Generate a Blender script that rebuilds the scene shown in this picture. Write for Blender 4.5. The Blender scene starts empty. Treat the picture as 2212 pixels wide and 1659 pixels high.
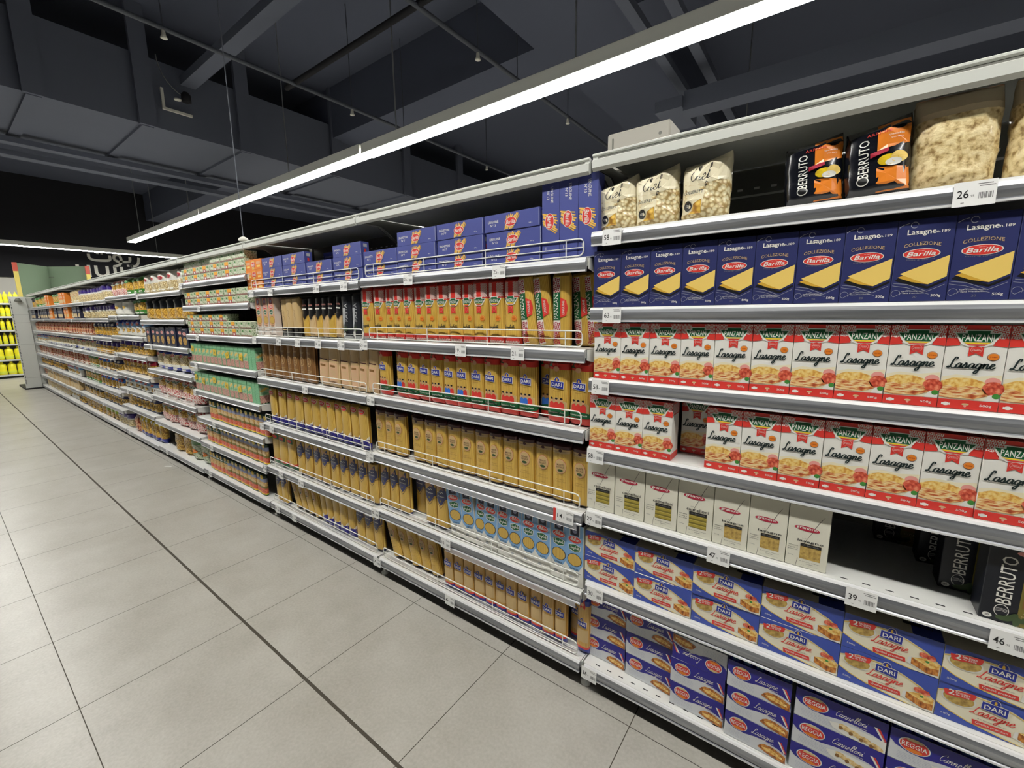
import bpy, math, random
from mathutils import Vector, Matrix
from mathutils.geometry import tessellate_polygon
R = random.Random(7)
PI = math.pi
SC = bpy.context.scene
COL = SC.collection

# ------------------------------------------------------------------ camera, world, exposure
# X runs along the aisle towards the far end, the shelves stand on the -Y side, metres throughout
CAM = (-1.0681, 1.3566, 1.5347)
YAW, PITCH, ROLL, FPX = -0.9372, -0.1641, -0.0113, 922.58
def cam_setup():
    f = Vector((math.cos(PITCH)*math.cos(YAW), math.cos(PITCH)*math.sin(YAW), math.sin(PITCH)))
    r = Vector((math.sin(YAW), -math.cos(YAW), 0.0))
    u = r.cross(f)
    r2 = math.cos(ROLL)*r + math.sin(ROLL)*u
    u2 = -math.sin(ROLL)*r + math.cos(ROLL)*u
    cd = bpy.data.cameras.new('camera')
    cd.sensor_fit = 'HORIZONTAL'; cd.sensor_width = 36.0; cd.lens = FPX/2212*36.0
    cd.clip_start = 0.05; cd.clip_end = 200
    o = bpy.data.objects.new('camera', cd); COL.objects.link(o)
    m = Matrix((r2, u2, -f)).transposed().to_4x4(); m.translation = Vector(CAM)
    o.matrix_world = m
    SC.camera = o
cam_setup()
w = bpy.data.worlds.new('world'); SC.world = w; w.use_nodes = True
w.node_tree.nodes['Background'].inputs[0].default_value = (0.75, 0.8, 1.0, 1)
w.node_tree.nodes['Background'].inputs[1].default_value = 0.02
SC.view_settings.view_transform = 'Standard'
SC.view_settings.look = 'None'
SC.view_settings.gamma = 1.0
SC.view_settings.use_curve_mapping = False
SC.view_settings.exposure = 0.58
LIGHT_E = 26.0
SC.cycles.max_bounces = 6; SC.cycles.diffuse_bounces = 3; SC.cycles.glossy_bounces = 3
SC.cycles.transparent_max_bounces = 8; SC.cycles.sample_clamp_indirect = 6.0

# ------------------------------------------------------------------ materials
def lin(c):
    return tuple(((x/255)/12.92 if x <= 10 else (((x/255)+0.055)/1.055)**2.4) for x in c)
MATS = {}
def mat(name, rgb=None, rough=0.45, metal=0.0, emit=0.0, alpha=1.0, spec=0.5, coat=0.0):
    if name in MATS: return MATS[name]
    m = bpy.data.materials.new(name); m.use_nodes = True
    b = m.node_tree.nodes['Principled BSDF']
    c = lin(rgb) + (1,)
    b.inputs['Base Color'].default_value = c
    b.inputs['Roughness'].default_value = rough
    b.inputs['Metallic'].default_value = metal
    b.inputs['Specular IOR Level'].default_value = spec
    if coat: b.inputs['Coat Weight'].default_value = coat; b.inputs['Coat Roughness'].default_value = 0.12
    if emit:
        b.inputs['Emission Color'].default_value = (1.0, 0.985, 0.93, 1); b.inputs['Emission Strength'].default_value = emit
    if alpha < 1: b.inputs['Alpha'].default_value = alpha
    MATS[name] = m
    return m
def ramp_mat(name, stops, tex='noise', scale=40, rough=0.4, bump=0.0, stretch=(1, 1, 1), detail=3.0, coat=0.0, distort=0.0, spec=0.5, metal=0.0):
    """A procedural colour from a noise, voronoi or wave texture in object coordinates."""
    if name in MATS: return MATS[name]
    m = bpy.data.materials.new(name); m.use_nodes = True
    nt = m.node_tree; N = nt.nodes; L = nt.links
    b = N['Principled BSDF']; b.inputs['Roughness'].default_value = rough
    b.inputs['Specular IOR Level'].default_value = spec; b.inputs['Metallic'].default_value = metal
    if coat: b.inputs['Coat Weight'].default_value = coat; b.inputs['Coat Roughness'].default_value = 0.1
    tc = N.new('ShaderNodeTexCoord'); mp = N.new('ShaderNodeMapping'); mp.inputs['Scale'].default_value = stretch
    L.new(tc.outputs['Object'], mp.inputs['Vector'])
    if tex == 'noise':
        t = N.new('ShaderNodeTexNoise'); t.inputs['Scale'].default_value = scale; t.inputs['Detail'].default_value = detail
        t.inputs['Distortion'].default_value = distort; out = t.outputs['Fac']
    elif tex == 'voronoi':
        t = N.new('ShaderNodeTexVoronoi'); t.inputs['Scale'].default_value = scale; out = t.outputs['Distance']
    else:
        t = N.new('ShaderNodeTexWave'); t.inputs['Scale'].default_value = scale; t.inputs['Distortion'].default_value = distort
        t.inputs['Detail'].default_value = detail; out = t.outputs['Fac']
    L.new(mp.outputs[0], t.inputs['Vector'])
    r = N.new('ShaderNodeValToRGB'); e = r.color_ramp.elements
    while len(e) < len(stops): e.new(0.5)
    for i, (p, c) in enumerate(stops):
        e[i].position = p; e[i].color = lin(c) + (1,)
    L.new(out, r.inputs[0]); L.new(r.outputs[0], b.inputs['Base Color'])
    if bump:
        bp = N.new('ShaderNodeBump'); bp.inputs['Strength'].default_value = bump; bp.inputs['Distance'].default_value = 0.004
        L.new(out, bp.inputs['Height']); L.new(bp.outputs[0], b.inputs['Normal'])
    MATS[name] = m
    return m
def M(key):
    """Plain colours by name; P is printed card, F is glossy film."""
    return MATS[key]
PAL = dict(white=(236, 234, 226), cream=(238, 228, 196), navy=(44, 50, 100), navydark=(24, 28, 58), blue=(76, 84, 150), royal=(34, 48, 150), deep=(40, 34, 140), sky=(130, 175, 220),
    red=(220, 60, 52), crimson=(176, 36, 62), darkred=(150, 30, 34), pink=(236, 160, 150), green=(20, 92, 52), leaf=(70, 140, 60), mint=(120, 190, 140), gold=(214, 168, 60), yellow=(242, 206, 40),
    orange=(232, 132, 40), tan=(216, 190, 140), brown=(140, 100, 52), dark=(24, 24, 26), grey=(128, 128, 128), lgrey=(186, 188, 190), black=(14, 14, 16), ink=(30, 44, 44), olive=(128, 116, 52),
    purple=(70, 52, 140), lime=(170, 200, 60), sheet=(240, 206, 110), amber=(246, 176, 40), amber2=(244, 196, 96), kraft=(206, 176, 124), maroon=(74, 30, 34), peach=(222, 170, 130), bright=(48, 112, 210))
for k, c in PAL.items():
    mat('card_' + k, c, 0.42)
    mat('film_' + k, c, 0.28, coat=0.35)
P = lambda k: MATS['card_' + k] if ('card_' + k) in MATS else MATS[k]
F = lambda k: MATS['film_' + k] if ('film_' + k) in MATS else MATS[k]
mat('shelf_white', (222, 222, 218), 0.4)
mat('shelf_under_shade', (84, 84, 84), 0.5)  # underside coloured darker than the white top, imitating shade in the shelf gaps
mat('wire_white', (238, 238, 232), 0.3)
ramp_mat('rail_silver', [(0.35, (140, 142, 147)), (0.65, (174, 176, 180))], scale=60, rough=0.32, metal=0.6, stretch=(0.05, 1, 1))
mat('rail_edge', (226, 226, 226), 0.3)
mat('canopy_grey', (206, 208, 202), 0.45)
mat('panel_dark', (112, 112, 105), 0.6)
mat('black_gap', (10, 10, 11), 0.7)
mat('plinth', (28, 27, 25), 0.6)
mat('tag_white', (240, 240, 238), 0.45)
mat('ceiling_paint', (92, 97, 114), 0.9, spec=0.2)
mat('duct_paint', (102, 107, 122), 0.8, spec=0.25)
mat('pipe_paint', (84, 88, 98), 0.7)
mat('wall_black', (40, 40, 44), 0.8, spec=0.2)
mat('wall_grey', (196, 194, 186), 0.7)
mat('lamp_housing', (236, 236, 228), 0.5)
mat('lamp_glow', (255, 255, 250), 0.5, emit=LIGHT_E)
mat('sign_white', (226, 224, 214), 0.5)
mat('steel', (190, 190, 188), 0.3, metal=0.8)
mat('oil_yellow', (250, 240, 50), 0.2, coat=0.5)
mat('oil_label', (226, 232, 70), 0.35)
mat('oil_cap', (236, 226, 70), 0.35)
mat('clear_strip', (236, 238, 244), 0.12, alpha=0.3)
mat('clear_blue', (120, 130, 220), 0.15, alpha=0.45)
ramp_mat('strands', [(0.2, (176, 128, 40)), (0.5, (220, 178, 74)), (0.85, (238, 206, 110))], tex='wave', scale=95, rough=0.3, coat=0.4, distort=1.2, detail=1.0, stretch=(1, 0.2, 0.03))
ramp_mat('strands_pale', [(0.2, (190, 150, 96)), (0.55, (222, 190, 140)), (0.85, (238, 214, 170))], tex='wave', scale=80, rough=0.3, coat=0.4, distort=1.2, detail=1.0, stretch=(1, 0.2, 0.03))
ramp_mat('strands_brown', [(0.2, (96, 62, 32)), (0.55, (150, 104, 58)), (0.85, (178, 132, 80))], tex='wave', scale=80, rough=0.3, coat=0.4, distort=1.2, detail=1.0, stretch=(1, 0.2, 0.03))
ramp_mat('shells', [(0.05, (250, 242, 212)), (0.4, (236, 220, 172)), (0.66, (176, 148, 96))], tex='voronoi', scale=80, rough=0.32, coat=0.35, bump=0.7)
ramp_mat('shells_gold', [(0.05, (250, 222, 128)), (0.4, (232, 188, 82)), (0.66, (170, 120, 46))], tex='voronoi', scale=60, rough=0.32, coat=0.35, bump=0.6)
ramp_mat('flakes', [(0.34, (150, 120, 72)), (0.46, (214, 190, 136)), (0.6, (238, 220, 172))], scale=75, rough=0.32, coat=0.45, bump=0.7, detail=5)
ramp_mat('lasagne_print', [(0.3, (150, 52, 34)), (0.43, (206, 110, 60)), (0.52, (236, 196, 130)), (0.64, (240, 222, 180)), (0.75, (196, 84, 50))], scale=85, stretch=(0.6, 1, 2.6), rough=0.42, detail=4)
ramp_mat('cheese_print', [(0.35, (214, 150, 66)), (0.5, (240, 200, 110)), (0.7, (246, 224, 160))], scale=110, rough=0.42, detail=3)
ramp_mat('crust_print', [(0.3, (110, 58, 24)), (0.48, (190, 112, 44)), (0.62, (222, 156, 74)), (0.75, (150, 70, 30))], scale=90, rough=0.42, stretch=(1.4, 1, 0.7), detail=4)
ramp_mat('roll_print', [(0.3, (170, 116, 60)), (0.5, (228, 196, 130)), (0.7, (244, 226, 180))], scale=90, rough=0.42, detail=3)
ramp_mat('checker_red', [(0.44, (196, 40, 44)), (0.5, (244, 220, 210))], tex='voronoi', scale=80, rough=0.3, coat=0.3)
ramp_mat('leafy_print', [(0.34, (64, 96, 60)), (0.42, (150, 170, 128)), (0.5, (204, 212, 184)), (0.66, (230, 232, 210))], scale=120, rough=0.35, detail=4)
ramp_mat('mint_print', [(0.4, (108, 178, 130)), (0.6, (146, 206, 160))], scale=150, rough=0.35)
ramp_mat('rosy_print', [(0.35, (150, 96, 84)), (0.5, (206, 150, 138)), (0.66, (226, 190, 170))], scale=140, rough=0.35)
ramp_mat('bean_print', [(0.4, (176, 126, 70)), (0.55, (222, 184, 116)), (0.7, (240, 214, 150))], scale=140, rough=0.35)
ramp_mat('tomato_print', [(0.35, (176, 60, 44)), (0.5, (216, 92, 68)), (0.68, (240, 150, 116))], scale=120, rough=0.35)
ramp_mat('busy_print', [(0.34, (110, 40, 28)), (0.45, (190, 90, 60)), (0.55, (230, 196, 150)), (0.66, (150, 60, 44))], scale=26, rough=0.35, detail=4)

# ------------------------------------------------------------------ mesh building
TXT = {}
def text_mesh(s, bold=0.0, shear=0.0):
    k = (s, bold, shear)
    if k in TXT: return TXT[k]
    cu = bpy.data.curves.new('lettering', 'FONT'); cu.body = s; cu.offset = bold*0.45; cu.shear = shear
    cu.resolution_u = 2; cu.fill_mode = 'FRONT'
    o = bpy.data.objects.new('lettering', cu); COL.objects.link(o)
    dg = bpy.context.evaluated_depsgraph_get()
    me = bpy.data.meshes.new_from_object(o.evaluated_get(dg))
    vs = [(v.co.x, v.co.y) for v in me.vertices]; fs = [tuple(p.vertices) for p in me.polygons]
    bpy.data.objects.remove(o); bpy.data.curves.remove(cu); bpy.data.meshes.remove(me)
    if not vs: vs, fs = [(0, 0), (1, 0), (1, 1)], []
    x0 = min(v[0] for v in vs); x1 = max(v[0] for v in vs); y0 = min(v[1] for v in vs); y1 = max(v[1] for v in vs)
    TXT[k] = ([((x-x0)/(x1-x0+1e-9)-0.5, (y-y0)/(y1-y0+1e-9)-0.5) for x, y in vs], fs, (x1-x0)/(y1-y0+1e-9))
    return TXT[k]
GLY = {  # pen strokes of a joined hand, x-height 1: (strokes, advance)
 'a': ([[(.75,.85),(.45,1),(.12,.6),(.15,.12),(.45,0),(.74,.5),(.8,.98),(.76,.3),(.86,.02),(1.1,.3)]], 1.02),
 's': ([[(0,.25),(.32,.85),(.42,1.1),(.58,.6),(.52,.15),(.25,-.02),(.05,.15),(.4,-.02),(.75,.12),(.9,.35)]], .86),
 'g': ([[(.75,.85),(.45,1),(.12,.6),(.15,.15),(.45,.03),(.74,.5),(.8,.98),(.72,0),(.58,-.85),(.3,-1.05),(.18,-.7),(.6,-.22),(1.08,.3)]], 1.02),
 'n': ([[(0,.6),(.16,.98),(.2,.8),(.15,0)],[(.16,.3),(.42,.88),(.64,1),(.72,.75),(.68,.2),(.82,0),(1.06,.3)]], 1.0),
 'e': ([[(0,.3),(.4,.5),(.6,.8),(.42,1.05),(.16,.7),(.15,.22),(.4,-.02),(.7,.12),(.9,.38)]], .86),
 'L': ([[(.85,1.75),(.98,2.1),(.72,2.25),(.52,1.7),(.4,.6),(.18,.02),(-.05,.08),(.1,.32),(.5,.12),(.9,-.05),(1.2,.2)]], 1.1),
 'C': ([[(1.1,1.7),(1.15,2.05),(.8,2.2),(.3,1.5),(.18,.6),(.5,-.02),(.9,.15),(1.1,.4)]], 1.05),
 'l': ([[(0,.3),(.4,1.2),(.5,2),(.36,2.2),(.2,1.6),(.2,.4),(.36,-.02),(.62,.28)]], .58),
 'o': ([[(.5,1),(.16,.7),(.16,.2),(.45,-.02),(.75,.35),(.7,.85),(.45,1),(.62,.8),(.98,.85)]], .92),
 'i': ([[(0,.4),(.2,.98),(.18,.25),(.32,-.02),(.56,.28)],[(.22,1.4),(.3,1.5)]], .52),
 'h': ([[(0,.3),(.36,1.5),(.44,2.2),(.26,2.1),(.15,1),(.1,0)],[(.12,.4),(.35,.9),(.56,1),(.63,.7),(.6,.2),(.74,-.02),(.98,.3)]], .92),
 'f': ([[(0,.3),(.4,1.4),(.52,2.1),(.36,2.2),(.25,1.5),(.2,0),(.12,-.9),(.28,-1.05),(.42,-.4),(.3,.1),(.7,.3)]], .66),
 'S': ([[(1,1.8),(.8,2.2),(.42,2.1),(.3,1.7),(.7,1.2),(.86,.6),(.55,0),(.1,.1),(.05,.45)]], 1.0),
 'p': ([[(.08,.7),(.2,.98),(.14,0),(.05,-1.05)],[(.15,.5),(.42,1),(.7,.85),(.7,.3),(.45,-.02),(.18,.15),(.5,.0),(.95,.3)]], .92),
 't': ([[(0,.3),(.32,1.2),(.36,1.9),(.25,.5),(.36,-.02),(.62,.28)],[(.02,1.32),(.62,1.38)]], .58),
 'A': ([[(-.1,.1),(.1,0),(.5,1),(.95,2.2),(1.0,1),(1.02,0),(1.2,.2)],[(.35,.75),(1.1,.8)]], 1.15),
 'k': ([[(0,.3),(.36,1.5),(.44,2.2),(.26,2.1),(.15,1),(.1,0)],[(.65,1),(.2,.5),(.5,.2),(.72,-.02),(.95,.3)]], .9),
}
def smooth(p, n=4):
    out = []
    for i in range(len(p)-1):
        a, b, c, d = p[max(i-1, 0)], p[i], p[i+1], p[min(i+2, len(p)-1)]
        for j in range(n):
            t = j/n
            out.append(tuple(0.5*((2*b[k]) + (-a[k]+c[k])*t + (2*a[k]-5*b[k]+4*c[k]-d[k])*t*t + (-a[k]+3*b[k]-3*c[k]+d[k])*t*t*t) for k in (0, 1)))
    return out + [p[-1]]
def clip(poly, k, val, keep_less):
    out = []
    for i in range(len(poly)):
        a, b = poly[i], poly[(i+1) % len(poly)]
        ia = (a[k] <= val) if keep_less else (a[k] >= val); ib = (b[k] <= val) if keep_less else (b[k] >= val)
        if ia: out.append(a)
        if ia != ib:
            t = (val-a[k])/(b[k]-a[k]); out.append((a[0]+(b[0]-a[0])*t, a[1]+(b[1]-a[1])*t))
    return out

class MB:
    """Collects one mesh; art functions lay printed shapes on the front through self.map(u, v, layer)."""
    def __init__(self):
        self.v = []; self.f = []; self.fm = []; self.sm = []; self.mats = []
        self.map = lambda u, v, l: (u, -0.0004*l, v)
        self.strip = None; self.vstrip = None
    def mi(self, m):
        if m not in self.mats: self.mats.append(m)
        return self.mats.index(m)
    def face(self, pts, m, smooth=False):
        b = len(self.v); self.v.extend(pts); self.f.append(tuple(range(b, b+len(pts)))); self.fm.append(self.mi(m)); self.sm.append(smooth)
    def box(self, x0, x1, y0, y1, z0, z1, m, c=0.0, front=None, top=None):
        """Box with chamfered edges."""
        lo = (min(x0, x1), min(y0, y1), min(z0, z1)); hi = (max(x0, x1), max(y0, y1), max(z0, z1))
        c = min(c, 0.45*min(h-l for l, h in zip(lo, hi)))
        def vert(s, ax):
            return tuple((hi[k] if s[k] else lo[k]) if (k == ax or c == 0) else ((hi[k]-c) if s[k] else (lo[k]+c)) for k in range(3))
        ctr = [(a+b)/2 for a, b in zip(lo, hi)]
        def add(ps, mm):
            n = (Vector(ps[1])-Vector(ps[0])).cross(Vector(ps[2])-Vector(ps[0]))
            d = sum((Vector(p) for p in ps), Vector())/len(ps) - Vector(ctr)
            self.face(ps if n.dot(d) > 0 else ps[::-1], mm)
        S = (0, 1)
        for ax in range(3):
            o1, o2 = [k for k in range(3) if k != ax]
            for s in S:
                ps = []
                for a, b in ((0, 0), (1, 0), (1, 1), (0, 1)):
                    q = [0, 0, 0]; q[ax] = s; q[o1] = a; q[o2] = b; ps.append(vert(q, ax))
                add(ps, front if (front and ax == 1 and s == 0) else top if (top and ax == 2 and s == 1) else m)
        if c > 0:
            for ax in range(3):          # edges parallel to ax
                o1, o2 = [k for k in range(3) if k != ax]
                for a in S:
                    for b in S:
                        q0 = [0, 0, 0]; q0[o1] = a; q0[o2] = b; q1 = list(q0); q1[ax] = 1
                        add([vert(q0, o1), vert(q1, o1), vert(q1, o2), vert(q0, o2)], m)
            for a in S:
                for b in S:
                    for d in S:
                        q = (a, b, d); add([vert(q, 0), vert(q, 1), vert(q, 2)], m)
    def tube(self, path, r, m, n=6, closed=False):
        P3 = [Vector(p) for p in path]; rings = []
        for i, p in enumerate(P3):
            a = P3[i-1] if (i > 0 or closed) else p; b = P3[(i+1) % len(P3)] if (i < len(P3)-1 or closed) else p
            t = (b-a).normalized(); up = Vector((0, 0, 1)) if abs(t.z) < 0.9 else Vector((1, 0, 0))
            s = t.cross(up).normalized(); q = s.cross(t)
            rings.append([tuple(p + r*(math.cos(2*PI*k/n)*s + math.sin(2*PI*k/n)*q)) for k in range(n)])
        b0 = len(self.v)
        for rg in rings: self.v.extend(rg)
        for i in range(len(rings) if closed else len(rings)-1):
            j = (i+1) % len(rings)
            for k in range(n):
                self.f.append((b0+i*n+k, b0+i*n+(k+1) % n, b0+j*n+(k+1) % n, b0+j*n+k)); self.fm.append(self.mi(m)); self.sm.append(True)
        if not closed:
            for i, o in ((0, -1), (len(rings)-1, 1)):
                self.f.append(tuple(b0+i*n+k for k in (range(n) if o > 0 else range(n-1, -1, -1)))); self.fm.append(self.mi(m)); self.sm.append(False)
    def lathe(self, prof, m, n=14, cx=0.0, cy=0.0, sx=1.0, sy=1.0):
        b0 = len(self.v)
        for r, z in prof:
            self.v.extend((cx+sx*r*math.cos(2*PI*k/n), cy+sy*r*math.sin(2*PI*k/n), z) for k in range(n))
        for i in range(len(prof)-1):
            for k in range(n):
                self.f.append((b0+i*n+k, b0+i*n+(k+1) % n, b0+(i+1)*n+(k+1) % n, b0+(i+1)*n+k)); self.fm.append(self.mi(m)); self.sm.append(True)
        self.f.append(tuple(b0+k for k in range(n-1, -1, -1))); self.fm.append(self.mi(m)); self.sm.append(False)
        e = b0+(len(prof)-1)*n; self.f.append(tuple(e+k for k in range(n))); self.fm.append(self.mi(m)); self.sm.append(False)
    def extrude_x(self, prof, x0, x1, m, mats=None):
        """A profile of (y, z) swept along x, closed ends."""
        n = len(prof)
        for i in range(n):
            a, b = prof[i], prof[(i+1) % n]
            self.face([(x0, a[0], a[1]), (x1, a[0], a[1]), (x1, b[0], b[1]), (x0, b[0], b[1])], mats[i] if mats else m)
        self.face([(x0, y, z) for y, z in prof], m); self.face([(x1, y, z) for y, z in prof][::-1], m)
    # ---- print
    def poly(self, pts, m, l=1):
        tris = tessellate_polygon([[Vector((p[0], p[1], 0)) for p in pts]]) if len(pts) > 4 else ([(0, 1, 2), (0, 2, 3)][:len(pts)-2])
        for t in tris:
            ps = [[pts[i] for i in t]]
            for k, st in ((0, self.strip), (1, self.vstrip)):
                if not st: continue
                nx = []
                for q in ps:
                    lo = min(p[k] for p in q); hi = max(p[k] for p in q)
                    i0 = math.floor(lo/st); i1 = math.ceil(hi/st-1e-9)
                    if i1-i0 <= 1: nx.append(q); continue
                    for i in range(i0, i1):
                        c = clip(clip(q, k, (i+1)*st, True), k, i*st, False)
                        if len(c) >= 3: nx.append(c)
                ps = nx
            for q in ps: self.face([self.map(p[0], p[1], l) for p in q], m)
    def rect(self, u0, v0, u1, v1, m, l=1): self.poly([(u0, v0), (u1, v0), (u1, v1), (u0, v1)], m, l)
    def ell(self, cu, cv, ru, rv, m, l=1, n=22, rot=0.0):
        c, s = math.cos(rot), math.sin(rot)
        p = [(ru*math.cos(2*PI*k/n), rv*math.sin(2*PI*k/n)) for k in range(n)]
        p = [(cu+c*x-s*y, cv+s*x+c*y) for x, y in p]
        if self.strip: self.poly(p, m, l)
        else: self.face([self.map(u, v, l) for u, v in p], m)
    def line(self, pts, wd, m, l=1):
        for i in range(len(pts)-1):
            a = Vector(pts[i]); b = Vector(pts[i+1]); d = (b-a)
            if d.length < 1e-7: continue
            n = Vector((-d.y, d.x)).normalized()*wd/2
            self.poly([tuple(a-n), tuple(b-n), tuple(b+n), tuple(a+n)], m, l)
    def text(self, s, cu, cv, wd, m, l=2, h=None, bold=0.0, shear=0.0, rot=0.0, arc=0.0):
        vs, fs, ar = text_mesh(s, bold, shear)
        h = h if h else wd/ar
        c, sn = math.cos(rot), math.sin(rot)
        out = []
        for x, y in vs:
            x, y = x*wd, y*h + arc*(0.25-x*x)*wd
            out.append(self.map(cu+c*x-sn*y, cv+sn*x+c*y, l))
        b = len(self.v); self.v.extend(out); k = self.mi(m)
        for f in fs: self.f.append(tuple(b+i for i in f)); self.fm.append(k); self.sm.append(False)
    def script(self, s, cu, cv, wd, m, l=2, pen=0.16, slant=0.22, rot=0.0, h=1.0):
        adv = sum(GLY[c][1] for c in s); sc = wd/adv; x = 0
        c0, s0 = math.cos(rot), math.sin(rot)
        k = self.mi(m)
        for ch in s:
            st, a = GLY[ch]
            for p in st:
                q = [(x+u+slant*v, v) for u, v in p]; q = smooth(q)
                ring = []
                for i, pt in enumerate(q):
                    a0 = q[max(i-1, 0)]; b0 = q[min(i+1, len(q)-1)]
                    d = Vector((b0[0]-a0[0], b0[1]-a0[1])); d = d.normalized() if d.length > 0 else Vector((1, 0))
                    wp = pen*(0.45+0.55*abs(d.y)**1.2)
                    n = Vector((-d.y, d.x))*wp/2
                    for sg in (-1, 1):
                        u = (pt[0]+sg*n.x-adv/2)*sc; v = (pt[1]+sg*n.y-0.5)*sc*h
                        ring.append(self.map(cu+c0*u-s0*v, cv+s0*u+c0*v, l))
                b = len(self.v); self.v.extend(ring)
                for i in range(len(q)-1):
                    self.f.append((b+2*i, b+2*i+1, b+2*i+3, b+2*i+2)); self.fm.append(k); self.sm.append(False)
            x += a
    def build(self, name, parent=None, link=True):
        key = {}; new = []; idx = {}
        def at(i):                                    # smooth surfaces share their vertices
            k = tuple(round(c, 6) for c in self.v[i])
            if k not in key: key[k] = len(new); new.append(self.v[i])
            return key[k]
        def raw(i):
            if i not in idx: idx[i] = len(new); new.append(self.v[i])
            return idx[i]
        fs = [tuple(at(i) for i in f) if sm else tuple(raw(i) for i in f) for f, sm in zip(self.f, self.sm)]
        me = bpy.data.meshes.new(name); me.from_pydata(new, [], fs)
        for m in self.mats: me.materials.append(m)
        me.polygons.foreach_set('material_index', self.fm); me.polygons.foreach_set('use_smooth', self.sm)
        me.update()
        o = bpy.data.objects.new(name, me)
        if link: COL.objects.link(o)
        if parent is not None: o.parent = parent
        return o
def tag(o, label, cat, group=None):
    o['label'] = label; o['category'] = cat
    if group: o['group'] = group
    return o
def struct(o):
    o['kind'] = 'structure'; return o
def empty(name, loc=(0, 0, 0), rz=0.0, link=True):
    o = bpy.data.objects.new(name, None); o.location = loc; o.rotation_euler = (0, 0, rz); o.empty_display_size = 0.05
    if link: COL.objects.link(o)
    return o
class Proto:
    """A product kept out of the scene; put() copies it and its parts into place."""
    def __init__(self, root, kids):
        self.root = root; self.kids = kids
        self.h = max(v.co.z for o in ([root] if root.data else [k for k, _ in kids]) for v in o.data.vertices)
        self.hw = max(abs(v.co.x) for o in ([root] if root.data else [k for k, _ in kids]) for v in o.data.vertices)
def proto(name, parts):
    """parts: [(name, MB, [(sub name, MB)])]; a single part becomes the thing itself."""
    if len(parts) == 1: return Proto(parts[0][1].build(name, None, False), [])
    r = empty(name, link=False)
    return Proto(r, [(mb.build(n, None, False), [(m2.build(n2, None, False)) for n2, m2 in (sub[0] if sub else [])]) for n, mb, *sub in parts])
def put(pr, X, y, z, label, cat, group=None, lean=0.0, turn=0.0, pitch=0.0, sx=1.0, sz=1.0):
    r = pr.root.copy(); COL.objects.link(r)
    if abs(lean) < 0.7: z += abs(math.sin(lean))*pr.hw*sx      # stand on the lower corner
    if abs(pitch) < 1e-6: z += 0.0012
    r.location = (X, y, z); r.rotation_euler = (pitch, lean, PI+turn); r.scale = (sx, 1, sz)
    tag(r, label, cat, group)
    for k, subs in pr.kids:
        c = k.copy(); COL.objects.link(c); c.parent = r
        for s in subs:
            d = s.copy(); COL.objects.link(d); d.parent = c
    return r
ORD = 'first second third fourth fifth sixth seventh eighth ninth tenth eleventh twelfth thirteenth fourteenth fifteenth sixteenth seventeenth eighteenth nineteenth twentieth'.split()
def nth(i): return ORD[i] if i < len(ORD) else str(i+1) + 'th'

# ------------------------------------------------------------------ the setting
def floor_material():
    m = bpy.data.materials.new('floor_tiles'); m.use_nodes = True
    nt = m.node_tree; N = nt.nodes; L = nt.links; b = N['Principled BSDF']
    tc = N.new('ShaderNodeTexCoord'); sp = N.new('ShaderNodeSeparateXYZ'); L.new(tc.outputs['Object'], sp.inputs[0])
    def math_(op, a, v=None, v2=None):
        n = N.new('ShaderNodeMath'); n.operation = op
        for i, x in enumerate((a, v, v2)):
            if x is None: continue
            if isinstance(x, (int, float)): n.inputs[i].default_value = x
            else: L.new(x, n.inputs[i])
        return n.outputs[0]
    def joint(src, half, off=0.0):        # 1 on a joint that repeats every 0.6 m
        a = math_('PINGPONG', math_('ADD', src, 60.0+off), 0.3)
        return math_('LESS_THAN', a, half)
    gx = joint(sp.outputs[0], 0.0016); gy = joint(sp.outputs[1], 0.0015)
    wide = math_('LESS_THAN', math_('ABSOLUTE', math_('SUBTRACT', sp.outputs[1], 0.6)), 0.0065)
    g = math_('MAXIMUM', math_('MAXIMUM', gx, gy), wide)
    n1 = N.new('ShaderNodeTexNoise'); n1.inputs['Scale'].default_value = 2.6; n1.inputs['Detail'].default_value = 6; n1.inputs['Roughness'].default_value = 0.62
    n2 = N.new('ShaderNodeTexNoise'); n2.inputs['Scale'].default_value = 90; n2.inputs['Detail'].default_value = 4
    L.new(tc.outputs['Object'], n1.inputs['Vector']); L.new(tc.outputs['Object'], n2.inputs['Vector'])
    mixv = math_('ADD', math_('MULTIPLY', n1.outputs['Fac'], 0.65), math_('MULTIPLY', n2.outputs['Fac'], 0.35))
    r = N.new('ShaderNodeValToRGB'); e = r.color_ramp.elements
    e[0].position = 0.36; e[0].color = lin((166, 162, 152)) + (1,); e[1].position = 0.66; e[1].color = lin((190, 187, 179)) + (1,)
    L.new(mixv, r.inputs[0])
    mx = N.new('ShaderNodeMix'); mx.data_type = 'RGBA'
    L.new(g, mx.inputs['Factor']); L.new(r.outputs[0], mx.inputs['A']); mx.inputs['B'].default_value = lin((70, 64, 54)) + (1,)
    L.new(mx.outputs['Result'], b.inputs['Base Color'])
    rr = math_('ADD', math_('MULTIPLY', n1.outputs['Fac'], 0.16), 0.26)
    L.new(math_('MAXIMUM', rr, math_('MULTIPLY', g, 0.8)), b.inputs['Roughness'])
    b.inputs['Specular IOR Level'].default_value = 0.45
    bp = N.new('ShaderNodeBump'); bp.inputs['Strength'].default_value = 0.35; bp.inputs['Distance'].default_value = 0.002; bp.invert = True
    L.new(g, bp.inputs['Height']); L.new(bp.outputs[0], b.inputs['Normal'])
    return m
def slab(name, x0, x1, y0, y1, z0, z1, m):
    b = MB(); b.box(x0, x1, y0, y1, z0, z1, m); return struct(b.build(name))
XF = 17.0
slab('floor', -7, XF, -13, 7, -0.1, 0, floor_material())
slab('ceiling', -7, XF, -13, 7, 5.4, 5.5, M('ceiling_paint'))
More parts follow.
